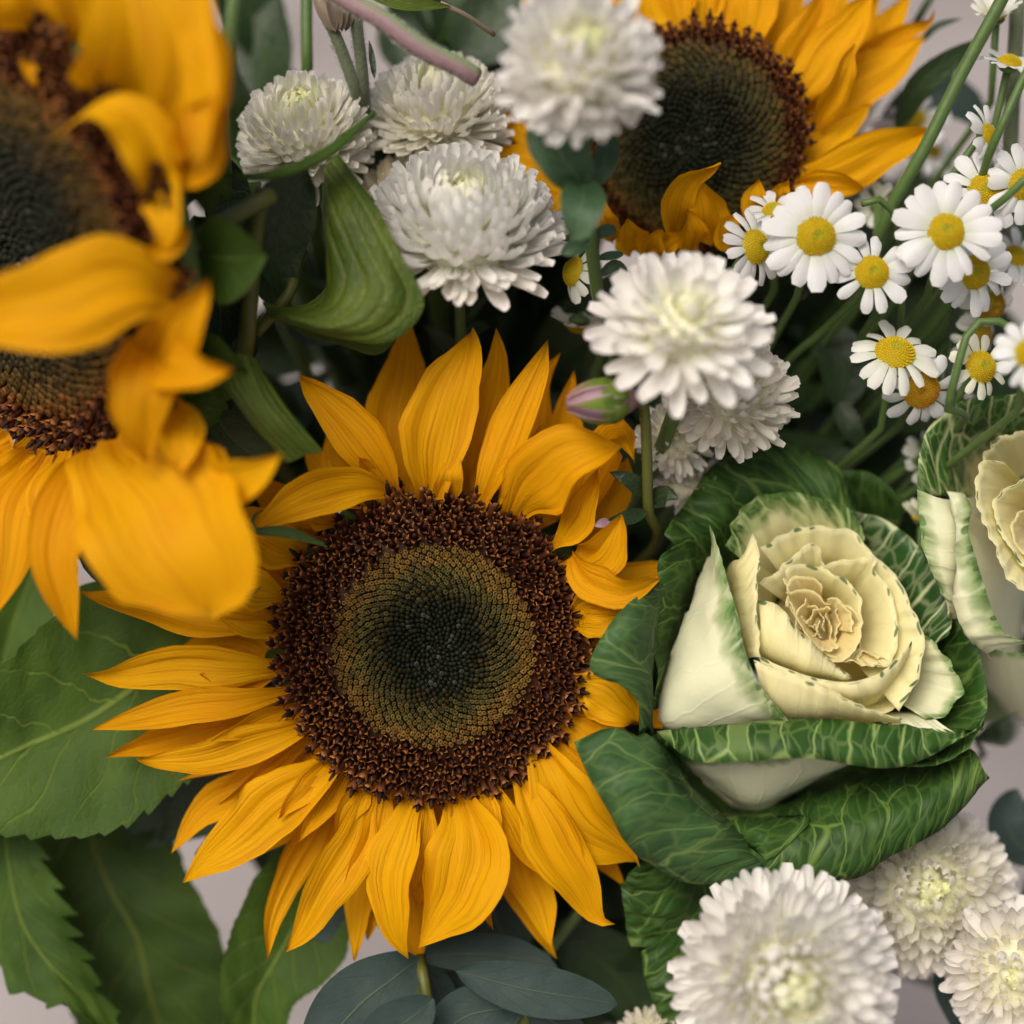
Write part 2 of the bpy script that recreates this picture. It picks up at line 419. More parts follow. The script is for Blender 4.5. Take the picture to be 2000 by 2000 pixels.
M_KMIX2 = mat_kale('kale_mixed_broad', (0.80, 0.77, 0.42), (0.72, 0.68, 0.33), (0.032, 0.088, 0.014), (0.58, 0.64, 0.30), 0.22, 0.50, 0.0, gnoise=0.5, vscale=1.5, veinw=0.075, aniso=0.6, transl=0.25)
M_KBAND = mat_kale('kale_fold', (0.76, 0.75, 0.50), (0.70, 0.70, 0.46), (0.020, 0.056, 0.009), (0.28, 0.38, 0.12), 0.64, 0.70, 0.0, gnoise=0.08, vscale=1.25, veinw=0.05, aniso=0.42, rough=0.5)
M_KGREEN = mat_kale('kale_green', (0.3, 0.4, 0.2), (0.2, 0.3, 0.12), (0.019, 0.050, 0.008), (0.14, 0.22, 0.045), -0.6, -0.4, 0.0, gnoise=0.1, vscale=1.25, veinw=0.035, rough=0.5, aniso=0.42)
M_KDARK = mat_kale('kale_dark_green', (0.55, 0.58, 0.3), (0.5, 0.52, 0.25), (0.018, 0.055, 0.012), (0.58, 0.62, 0.34), -0.3, 0.1, 0.0, gnoise=0.4, vscale=1.2, veinw=0.05, aniso=0.45)
M_KSILV = mat_kale('kale_silvery_green', (0.3, 0.4, 0.25), (0.2, 0.3, 0.15), (0.030, 0.068, 0.020), (0.14, 0.21, 0.055), -0.6, -0.4, 0.0, gnoise=0.1, vscale=1.05, veinw=0.032, rough=0.55, aniso=0.5)
M_STEM = mat_plain('green_stem', (0.085, 0.15, 0.03), 0.5, 0, 0.4, 500, sheen=0.1)
M_STEMD = mat_plain('dark_stem', (0.03, 0.06, 0.018), 0.5, 0, 0.4, 400)
M_OLIVE = mat_plain('olive_stem', (0.11, 0.12, 0.018), 0.5, 0, 0.4, 300)
M_HAIRY = mat_plain('hairy_stem', (0.06, 0.09, 0.035), 0.7, 0, 0.4, 1500, color2=(0.13, 0.14, 0.08), sheen=0.5, bstr=0.8)
def mat_two_sided_stem():
    t = NT('pinkish_stem'); _, u, v = t.uv(); tc = t.node('TexCoord').outputs['Object']
    n = t.noise(tc, 900.0, 3.0)
    w_ = t.math('COSINE', t.math('MULTIPLY', t.math('SUBTRACT', u, 0.25), 6.2832))
    c = t.mix(t.smooth(t.math('ADD', w_, t.math('MULTIPLY', n, 0.6)), -0.1, 0.7), (0.17, 0.27, 0.09), (0.24, 0.13, 0.15))
    c = t.mix(t.math('MULTIPLY', n, 0.3), c, (0.35, 0.33, 0.28))
    return t.finish(c, 0.65, 0, None, n, 0.6, 0.0004, 0.3)
M_PINK = mat_two_sided_stem()
M_TAN = mat_plain('dry_bract', (0.32, 0.25, 0.17), 0.6, 0.2, 0.4, 200)
M_DISC = mat_vcol('disc_florets', 0.5, 0.12)
M_WHITE = mat_flower_white('chrysanthemum_petal', (0.92, 0.91, 0.87), (0.88, 0.87, 0.66), (0.86, 0.78, 0.80))
M_DAISY = mat_flower_white('daisy_petal', (0.86, 0.86, 0.84), (0.70, 0.74, 0.60), (0.74, 0.72, 0.68))

# ------------------------------------------------------------------ ground
def mat_ground():
    t = NT('stone_paving'); tc = t.node('TexCoord').outputs['Object']
    n = t.noise(tc, 3.0, 5.0); f = t.noise(tc, 60.0, 3.0)
    c = t.mix(t.smooth(n, 0.3, 0.7), (0.24, 0.208, 0.195), (0.40, 0.362, 0.34))
    c = t.mix(t.math('MULTIPLY', f, 0.25), c, (0.13, 0.11, 0.11))
    return t.finish(c, 0.8, 0, None, f, 0.3, 0.002, 0.3)
M_GROUND = mat_ground()
g = add('ground', make_mesh('ground', [(-30, -30, 0), (30, -30, 0), (30, 30, 0), (-30, 30, 0)], [(0, 1, 2, 3)], [M_GROUND], smooth=False))
g['kind'] = 'structure'

# stems are gathered behind the flowers and go down to the ground
BIND = P(960, 1500, -175)
def stem_to_ground(parent, start, back, r=0.0022, mat=None, lead=0.035, sides=8):
    j = Vector((rnd.uniform(-1, 1) * 0.016, rnd.uniform(-1, 1) * 0.016, 0))
    p1 = start + back * lead
    foot = Vector((BIND.x + j.x * 3.0, BIND.y + j.y * 3.0, 0.0))
    mid = p1.lerp(BIND + j, 0.5) + Vector((0, 0.01, -0.012))
    return tube('stem', [start, p1, mid, BIND + j, BIND.lerp(foot, 0.5) + j, foot], r, r * 1.15, mat or M_STEM, parent, n=26, sides=sides)

def basis(n, spin=0.0):
    n = n.normalized()
    e1 = UV_ - n * UV_.dot(n)
    if e1.length < 0.1: e1 = RV - n * RV.dot(n)
    e1.normalize(); e1 = Matrix.Rotation(spin, 3, n) @ e1
    return e1, n.cross(e1), n

def frame_mat(o, ex, ey, ez, sx, sy, sz):
    return Matrix(((ex.x * sx, ey.x * sy, ez.x * sz, o.x), (ex.y * sx, ey.y * sy, ez.y * sz, o.y), (ex.z * sx, ey.z * sy, ez.z * sz, o.z), (0, 0, 0, 1)))

def ball(name, c, n, R, h0, h1, mat, parent, seg=14, rings=7):
    """Squashed dome; heights along n from h0 to h1 in units of R."""
    e1, e2, n = basis(n); V = []; F = []
    for q in range(rings + 1):
        a = math.pi * q / rings
        rr = max(0.02, math.sin(a)); hh = lerp(h0, h1, (1 - math.cos(a)) / 2)
        for s in range(seg):
            b = 2 * math.pi * s / seg; V.append(c + (e1 * math.cos(b) + e2 * math.sin(b)) * R * rr + n * R * hh)
    for q in range(rings): F += [(q * seg + s, q * seg + (s + 1) % seg, (q + 1) * seg + (s + 1) % seg, (q + 1) * seg + s) for s in range(seg)]
    return add_world(name, V, F, [mat], parent)

# ------------------------------------------------------------------ sunflower discs
def floret_mesh(k):
    """Open disc floret: dark tube, five brown-orange lobes, black anther column (unit spacing radius)."""
    r = random.Random(100 + k)
    V = []; F = []; C = []
    n = 10
    rim = [(0.34, 0.125, 0.026), (0.25, 0.080, 0.018), (0.40, 0.16, 0.036), (0.19, 0.055, 0.013)][k % 4]
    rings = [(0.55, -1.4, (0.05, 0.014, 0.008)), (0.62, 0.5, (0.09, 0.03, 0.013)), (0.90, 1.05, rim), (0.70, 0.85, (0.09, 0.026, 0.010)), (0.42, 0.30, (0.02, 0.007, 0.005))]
    for q, (rad, z, c) in enumerate(rings):
        for i in range(n):
            a = 2 * math.pi * i / n
            s = (1.22 if i % 2 == 0 else 0.78) if q == 2 else 1.0
            zz = z + (0.22 if (q == 2 and i % 2 == 0) else 0) + r.uniform(-0.05, 0.05)
            V.append((rad * s * math.cos(a), rad * s * math.sin(a), zz)); C.append(c)
    for q in range(len(rings) - 1):
        for i in range(n):
            F.append((q * n + i, q * n + (i + 1) % n, (q + 1) * n + (i + 1) % n, (q + 1) * n + i))
    b = len(V); m = 5
    tall = [1.7, 2.3, 1.4, 2.0][k % 4]
    lean = (r.uniform(-0.2, 0.2), r.uniform(-0.2, 0.2))
    for q, (rad, z, c) in enumerate([(0.33, 0.2, (0.012, 0.005, 0.004)), (0.36, tall * 0.7, (0.016, 0.006, 0.005)), (0.15, tall, (0.05, 0.02, 0.01))]):
        for i in range(m):
            a = 2 * math.pi * i / m
            V.append((rad * math.cos(a) + lean[0] * z, rad * math.sin(a) + lean[1] * z, z)); C.append(c)
    for q in range(2):
        for i in range(m): F.append((b + q * m + i, b + q * m + (i + 1) % m, b + (q + 1) * m + (i + 1) % m, b + (q + 1) * m + i))
    F.append(tuple(b + 2 * m + i for i in range(m)))
    return make_mesh('floret', V, F, [M_DISC], cols=C)
FLORETS = [floret_mesh(k) for k in range(4)]

def disc(parent, c, n, R, N=800, p=0.54, inner=0.66, osp=0.071, H=0.16, spin=0.0, gold=(0.15, 0.080, 0.013), shown=300, k0=0.26, k1=0.64):
    """Disc of a sunflower: core dome, a field of closed buds, an outer ring of open florets."""
    e1, e2, n = basis(n, spin)
    def height(x): return R * H * (1 - x ** 2.4) - R * 0.06 * math.exp(-(x / 0.25) ** 2)
    def pos(r, a):
        return c + (e1 * math.cos(a) + e2 * math.sin(a)) * r + n * height(r / R)
    # core dome
    V = []; F = []; C = []
    rings, seg = 10, 40
    for q in range(rings + 1):
        x = q / rings
        for s in range(seg):
            a = 2 * math.pi * s / seg
            V.append(pos(R * x, a) - n * R * 0.035); C.append((0.05, 0.018, 0.006) if x > 0.6 else (0.012, 0.014, 0.006))
    for q in range(rings): F += [(q * seg + s, q * seg + (s + 1) % seg, (q + 1) * seg + (s + 1) % seg, (q + 1) * seg + s) for s in range(seg)]
    b = len(V)
    for s in range(seg):
        a = 2 * math.pi * s / seg
        V.append(c + (e1 * math.cos(a) + e2 * math.sin(a)) * R * 0.5 - n * R * 0.3); C.append((0.04, 0.07, 0.02))
    F += [(rings * seg + s, rings * seg + (s + 1) % seg, b + (s + 1) % seg, b + s) for s in range(seg)]
    d = add_world('disc', V, F, [M_DISC], parent, cols=C)
    GA = math.pi * (3 - math.sqrt(5))
    V = []; F = []; C = []
    V2 = []; F2 = []; C2 = []
    outer = []
    NI = N
    NO = int(0.87 * (1.04 ** 2 - inner ** 2) * math.pi * R * R / (osp * R) ** 2)
    for i in range(NI + NO):
        a = i * GA
        if i < NI: x = inner * ((i + 0.6) / NI) ** p; sp = R * inner * math.sqrt(math.pi / NI) * math.sqrt(2 * p * (x / inner) ** (2 - 1 / p)) * 0.56
        else: x = math.sqrt(lerp(inner ** 2, 1.04 ** 2, (i - NI + 0.5) / NO)); sp = R * osp * 0.5
        dx = 0.02
        base = pos(R * x, a)
        nn = (pos(R * max(0.001, x - dx), a) - pos(R * (x + dx), a))
        er = (e1 * math.cos(a) + e2 * math.sin(a)); et = n.cross(er)
        nl = (n + er * (0.75 * x ** 6)).normalized()
        if i < NI:
            k = sstep(k0, k1, x + rnd.uniform(-0.05, 0.05))
            kk = rnd.uniform(0.55, 1.3); rimc = tuple(lerp(q0, q1, k) * kk for q0, q1 in zip((0.010, 0.012, 0.005), gold))
            if k > 0.2 and k < 0.85: rimc = (rimc[0] * 0.75, rimc[1] * 1.02, rimc[2])
            if x < 0.30 and rnd.random() < 0.07: rimc = (0.05, 0.046, 0.04)  # tiny glints in the dark centre, painted as a few paler buds
            dark = (0.010, 0.012, 0.005) if k < 0.5 else (0.030, 0.018, 0.006)
            b = len(V); m = 6
            tilt = er * rnd.uniform(-0.15, 0.25) + et * rnd.uniform(-0.2, 0.2)
            ex = (er - nl * er.dot(nl)).normalized(); ey = nl.cross(ex)
            hs = sp * (0.8 + 0.9 * rnd.random()); sp *= rnd.uniform(0.82, 1.12); base = base + (er * rnd.uniform(-1, 1) + et * rnd.uniform(-1, 1)) * sp * 0.28
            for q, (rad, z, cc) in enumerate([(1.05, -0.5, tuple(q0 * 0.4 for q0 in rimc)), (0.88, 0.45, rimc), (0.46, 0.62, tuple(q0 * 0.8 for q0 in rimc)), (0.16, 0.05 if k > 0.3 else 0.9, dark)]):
                for s in range(m):
                    an = 2 * math.pi * s / m + 0.5
                    el = 1.25 if s % 3 == 0 else 0.9
                    V.append(base + (ex * math.cos(an) * el + ey * math.sin(an)) * rad * sp + (nl + tilt) * z * hs); C.append(cc)
            for q in range(3): F += [(b + q * m + s, b + q * m + (s + 1) % m, b + (q + 1) * m + (s + 1) % m, b + (q + 1) * m + s) for s in range(m)]
            F.append(tuple(b + 3 * m + s for s in range(m)))
        else:
            outer.append((x, base, nl, er, sp))
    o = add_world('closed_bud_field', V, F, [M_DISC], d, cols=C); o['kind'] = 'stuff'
    outer.sort(key=lambda q: -q[0])
    off = wpos(d)
    rest = []
    for i, (x, base, nl, er, sp) in enumerate(outer):
        nl = (nl + er * (rnd.uniform(-0.15, 0.25) + (0.55 if x > 0.95 else 0)) + n.cross(er) * rnd.uniform(-0.2, 0.2)).normalized()
        ex = (er - nl * er.dot(nl)).normalized(); ey = nl.cross(ex)
        ex, ey = Matrix.Rotation(rnd.random() * 6, 3, nl) @ ex, Matrix.Rotation(0, 3, nl) @ ey
        ey = nl.cross(ex)
        sc = sp * rnd.uniform(0.95, 1.5)
        hz = sc * (1.0 + 0.55 * rnd.random())
        m4 = Matrix.Translation(base - off) @ Matrix(((ex.x, ey.x, nl.x, 0), (ex.y, ey.y, nl.y, 0), (ex.z, ey.z, nl.z, 0), (0, 0, 0, 1))) @ Matrix.Diagonal((sc, sc, hz, 1))
        k = rnd.randrange(4)
        if i < shown:
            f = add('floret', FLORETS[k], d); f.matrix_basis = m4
        else: rest.append((k, m4))
    if rest:
        V = []; F = []; C = []
        for k, m4 in rest:
            me = FLORETS[k]; b = len(V)
            V += [m4 @ v.co + off for v in me.vertices]; F += [tuple(b + i for i in pl.vertices) for pl in me.polygons]
            C += [tuple(x.color)[:3] for x in me.color_attributes['Col'].data]
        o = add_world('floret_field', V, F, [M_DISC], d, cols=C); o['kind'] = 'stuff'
    return d

def calyx(parent, c, n, R, mat, k=14, reach=1.25):
    """Green bracts round the back of a sunflower head."""
    e1, e2, n = basis(n)
    V = []; F = []
    seg = 24
    for q, (rad, z) in enumerate([(0.98, -0.04), (1.0, -0.16), (0.7, -0.42), (0.25, -0.62), (0.1, -0.75)]):
        for s in range(seg):
            a = 2 * math.pi * s / seg; V.append(c + (e1 * math.cos(a) + e2 * math.sin(a)) * rad * R + n * z * R)
    for q in range(4): F += [(q * seg + s, q * seg + (s + 1) % seg, (q + 1) * seg + (s + 1) % seg, (q + 1) * seg + s) for s in range(seg)]
    h = add_world('receptacle', V, F, [M_STEM], parent)
    for i in range(k):
        a = 2 * math.pi * (i + 0.5 * rnd.random()) / k; er = e1 * math.cos(a) + e2 * math.sin(a)
        pts = [c + er * R * 0.85 - n * R * 0.32, c + er * R * 1.05 - n * R * 0.30, c + er * R * reach - n * R * (0.34 + 0.1 * rnd.random())]
        petal('bract', pts, R * 0.42, mat, parent, world=True, nhint=n, prof=prof_leaf if False else prof_petal, cup=0.1, nl=8, nw=5)

# ------------------------------------------------------------------ main sunflower
c0 = P(848, 1260, -1)
n0 = DV(0.06, 0.03, 1)
sf = thing('sunflower', 'fully open sunflower with broad dark brown disc facing forward, beside the ornamental kale', 'sunflower', c0, 'sunflowers in the bouquet')
disc(sf, c0, n0, pxs(292), N=1250, inner=0.675, H=0.15)
calyx(sf, c0, n0, pxs(285), M_SLEAF, 16, 1.2)
#   (midline), width, roll, twist, cup
MAIN = [
 # back layer
 ([(775, 965, -10), (775, 850, -13), (790, 740, -14), (806, 622, -12)], 122, 0, 10, .10),
 ([(905, 975, -9), (940, 830, -9), (965, 720, -7), (968, 640, -2)], 100, 20, 0, .10),
 ([(1000, 990, -10), (1035, 850, -12), (1055, 760, -12), (1092, 686, -8)], 74, -10, 0, .1),
 ([(1085, 1010, -10), (1095, 880, -13), (1108, 800, -12), (1122, 722, -10)], 78, 0, 0, .1),
 ([(1120, 1050, -6), (1160, 930, -4), (1200, 850, 0), (1222, 868, 8), (1236, 905, 10)], 86, -35, 30, .12),
 ([(1140, 1075, -8), (1180, 990, -9), (1215, 930, -8), (1228, 895, -6)], 92, 0, 0, .06),
 ([(1110, 1200, -8), (1190, 1190, -8), (1260, 1170, -6)], 110, 10, 0, .1),
 ([(1120, 1250, -9), (1200, 1260, -9), (1270, 1270, -8)], 110, 0, 0, .1),
 ([(1000, 1540, -9), (1030, 1700, -10), (1055, 1780, -8), (1078, 1854, -4)], 96, 0, 10, .12),
 ([(870, 1560, -9), (850, 1660, -10), (815, 1770, -8)], 110, 0, 0, .1),
 ([(745, 1550, -10), (712, 1720, -10), (695, 1800, -9), (688, 1876, -6)], 82, 15, 0, .12),
 ([(690, 1500, -10), (609, 1632, -10), (562, 1715, -9), (530, 1800, -7), (522, 1878, -3)], 74, -30, 20, .14),
 ([(620, 1450, -9), (530, 1530, -11), (417, 1572, -10), (333, 1667, -6)], 98, 12, 0, .12),
 ([(590, 1390, -8), (480, 1415, -10), (350, 1440, -9), (207, 1482, -5)], 84, 0, 0, .12),
 ([(565, 1290, -9), (460, 1250, -11), (350, 1270, -10)], 90, 0, 0, .1),
 ([(580, 1140, -9), (480, 1110, -11), (370, 1095, -12)], 110, 0, 0, .1),
 ([(600, 1070, -9), (520, 1040, -10), (430, 1010, -10)], 100, 0, 0, .1),
 ([(700, 985, -9), (640, 920, -12), (596, 868, -13)], 84, 0, 0, .1),
 ([(660, 1010, -8), (590, 990, -9), (520, 1000, -8)], 84, 10, 0, .1),
 # front layer
 ([(785, 975, -3), (740, 900, 2), (680, 830, 4), (626, 775, 3), (588, 738, -1)], 104, -25, 40, .16),
 ([(838, 982, -3), (848, 890, 3), (872, 770, 4), (905, 690, 2), (918, 650, -1)], 142, 8, 0, .12),
 ([(938, 995, -3), (970, 900, 1), (1010, 810, 2), (1045, 730, 1), (1067, 667, -2)], 92, -18, 20, .14),
 ([(1000, 1012, -3), (1030, 955, 5), (1085, 905, 11), (1150, 885, 13), (1212, 878, 9)], 150, -6, -25, .10),
 ([(1080, 1075, -3), (1125, 1030, 3), (1150, 970, 6), (1165, 915, 6)], 74, -40, 40, .16),
 ([(1105, 1120, -2), (1160, 1100, 3), (1190, 1060, 6), (1212, 1005, 6)], 96, -15, 30, .18),
 ([(1118, 1085, 0), (1150, 1125, 6), (1200, 1150, 9), (1250, 1145, 9), (1288, 1128, 6)], 74, 30, -20, .2),
 ([(1115, 1190, -2), (1165, 1180, 3), (1225, 1160, 3)], 66, 20, 0, .2),
 ([(1120, 1220, -2), (1170, 1215, 4), (1222, 1202, 3)], 60, 0, 0, .12),
 ([(1120, 1330, -4), (1170, 1350, -2), (1215, 1385, -2), (1246, 1412, -4)], 112, 0, 0, .1),
 ([(1100, 1400, -4), (1160, 1440, -4), (1230, 1500, -6)], 120, 0, 0, .1),
 ([(1055, 1455, -3), (1090, 1530, 1), (1150, 1620, 0), (1242, 1682, -6)], 150, 14, -10, .12),
 ([(1010, 1505, -3), (1050, 1590, 2), (1105, 1690, 2), (1165, 1785, -2), (1202, 1800, -1)], 112, -10, 15, .12),
 ([(905, 1545, -3), (912, 1640, 3), (895, 1730, 4), (862, 1800, 2), (820, 1850, 1)], 165, 0, 10, .09),
 ([(818, 1545, -3), (780, 1630, 3), (758, 1710, 5), (765, 1790, 4), (800, 1868, 0)], 104, 14, -15, .13),
 ([(732, 1530, -3), (690, 1640, 2), (640, 1740, 4), (595, 1810, 3), (560, 1856, 0)], 98, -12, 10, .14),
 ([(672, 1475, -3), (590, 1535, 3), (500, 1600, 3), (420, 1668, 1), (360, 1725, -2)], 126, 10, 0, .10),
 ([(605, 1400, -3), (520, 1440, 2), (400, 1478, 3), (310, 1485, 2), (266, 1480, 4)], 82, -8, 0, .14),
 ([(572, 1350, -3), (470, 1370, 2), (362, 1385, 2), (250, 1405, 0), (178, 1427, -2)], 70, 10, 0, .14),
 ([(560, 1305, -3), (470, 1305, 2), (362, 1305, 2), (240, 1325, 0), (162, 1318, 2)], 98, -8, 10, .12),
 ([(552, 1225, -3), (460, 1215, 0), (362, 1200, -1), (250, 1175, -3), (160, 1158, -6)], 88, 18, 0, .12),
 ([(555, 1165, -3), (500, 1150, 0), (420, 1125, -2)], 84, 0, 0, .12),
 ([(585, 1095, -3), (530, 1065, 0), (470, 1040, 0)], 88, 10, 0, .12),
 ([(650, 1020, -3), (600, 1000, 3), (560, 1015, 6)], 62, 20, 0, .18),
 ([(755, 955, 0), (690, 945, 7), (610, 962, 10), (540, 1000, 9), (488, 1036, 7)], 92, -12, 20, .14),
 ([(715, 985, -2), (680, 975, 2), (630, 985, 4)], 54, 20, 0, .2),
]
for pts, wd, roll, tw, cup in MAIN:
    petal('petal', pts, wd, M_PET, sf, roll=roll, twist=tw, cup=cup, wave=0.26, ridge=0.06, fold=0.22, nl=18, nw=11)
# denser narrow petals in between, front and back
def ray(a, r0, L, wd, z0, z1, z2, bend=0.0, **kw):
    ar = math.radians(a); ca, sa = math.cos(ar), -math.sin(ar); br = math.radians(a + bend); cb, sb = math.cos(br), -math.sin(br)
    m = (848 + (r0 + L * .5) * ca, 1260 + (r0 + L * .5) * sa, z1)
    petal('petal', [(848 + r0 * ca, 1260 + r0 * sa, z0), m, (m[0] + L * .5 * cb, m[1] + L * .5 * sb, z2)], wd, M_PET, sf, fold=0.25, wave=.25, nl=16, **kw)
for a in (20, 50, 62, 75, 98, 118, 135, 160, 172, 184, 195, 204, 213, 222, 230, 238, 247, 255, 264, 273, 282, 291, 300, 309, 318, 327, 335, 346):
    far = 1.0 if 165 < a < 330 else 0.62
    ray(a + rnd.uniform(-3, 3), 280, rnd.uniform(270, 380) * far, rnd.uniform(70, 98), -8, -12, -12, rnd.uniform(-14, 14), roll=rnd.uniform(-25, 25), cup=.12)
for a in (176, 190, 201, 209, 217, 226, 236, 244, 253, 268, 278, 287, 296, 304, 322, 108, 84, 66):
    far = 1.0 if 165 < a < 330 else 0.55
    ray(a + rnd.uniform(-2, 2), 285, rnd.uniform(150, 300) * far, rnd.uniform(44, 66), -4, rnd.uniform(-3, 4), rnd.uniform(-5, 7), rnd.uniform(-20, 20), roll=rnd.uniform(-45, 45), twist=rnd.uniform(-40, 40), cup=.2)
stem_to_ground(sf, c0 - n0 * pxs(200), -n0, 0.0045)

# leaves of the main sunflower
def leaf3(name, left, mid, right, mat, parent, nu=44, nv=13, **kw):
    return patch(name, [left, mid, right], mat, parent, nu=nu, nv=nv, swap=True, **kw)
leaf3('leaf', [(440, 1150, -16), (300, 1095, -14), (200, 1120, -12), (90, 1216, -9), (0, 1308, -6), (-170, 1520, -6)],
      [(460, 1250, -14), (257, 1356, -13), (120, 1420, -12), (0, 1484, -10), (-200, 1580, -8)],
      [(470, 1440, -14), (379, 1515, -12), (257, 1606, -8), (160, 1634, -7), (0, 1632, -6), (-180, 1630, -6)], M_SLEAF, sf, nu=90, teeth=2.2, nteeth=15, crease=1.2, wrinkle=1.6)
leaf3('leaf', [(600, 1600, -24), (510, 1700, -20), (464, 1786, -18), (438, 1865, -18), (431, 1934, -18), (440, 2040, -20)],
      [(640, 1640, -26), (575, 1770, -24), (529, 1880, -22), (505, 1952, -22), (490, 2050, -24)],
      [(700, 1720, -26), (684, 1822, -22), (672, 1875, -20), (630, 1923, -19), (570, 1968, -20), (560, 2040, -22)], M_SLEAF, sf, nu=70, teeth=0.7, nteeth=22, crease=1.5, wrinkle=1.2)
leaf3('leaf', [(0, 1560, -36), (10, 1640, -36), (40, 1735, -36), (90, 1843, -36), (150, 2010, -38), (200, 2120, -40)],
      [(170, 1560, -38), (215, 1660, -38), (290, 1765, -36), (350, 1850, -36), (405, 1935, -36), (440, 2120, -40)],
      [(300, 1540, -38), (338, 1630, -36), (376, 1725, -34), (427, 1810, -34), (442, 1880, -34), (470, 2120, -38)], M_SLEAF2, sf, nu=60, teeth=0.9, nteeth=16, crease=1.5, wrinkle=2.0)
leaf3('leaf', [(-60, 1640, -22), (-50, 1830, -18), (25, 1930, -16), (110, 1965, -16), (185, 2000, -16), (240, 2080, -18)],
      [(10, 1590, -24), (28, 1770, -20), (80, 1850, -19), (150, 1935, -18), (250, 2090, -20)],
      [(70, 1630, -24), (122, 1753, -22), (150, 1830, -22), (195, 1920, -22), (270, 2080, -22)], M_SLEAF, sf, nu=80, teeth=5.0, nteeth=9, crease=1.0, wrinkle=1.0)
leaf3('leaf', [(20, 1080, -30), (-30, 1150, -28), (-40, 1260, -26), (-20, 1340, -26)], [(90, 1070, -34), (60, 1150, -32), (20, 1240, -30), (-10, 1340, -28)],
      [(150, 1110, -32), (110, 1200, -30), (60, 1280, -28), (0, 1350, -26)], M_SLEAF, sf, nu=40, crease=1.0)
for pts, wd in (([(430, 1470, -34), (350, 1550, -36), (300, 1600, -36), (250, 1660, -38)], 170), ([(520, 1440, -28), (440, 1540, -30), (380, 1590, -32), (310, 1640, -34)], 150), ([(700, 1560, -30), (760, 1700, -30), (800, 1800, -30), (830, 1880, -30)], 170), ([(620, 1500, -34), (560, 1600, -36), (520, 1700, -36)], 120), ([(820, 1600, -34), (900, 1740, -34), (950, 1860, -36)], 200)):
    petal('leaf', pts, wd, M_DLEAF, sf, prof=prof_leaf, nl=14, nw=9)
# hooked bract tips between the two sunflowers
for pts in ([(640, 1065, 2), (560, 1040, 8), (500, 1035, 12), (495, 1010, 14), (515, 995, 14)], [(420, 1155, 10), (460, 1160, 8), (495, 1155, 6), (508, 1148, 5)]):
    petal('bract', pts, 22, M_STEM, sf, cup=.3)

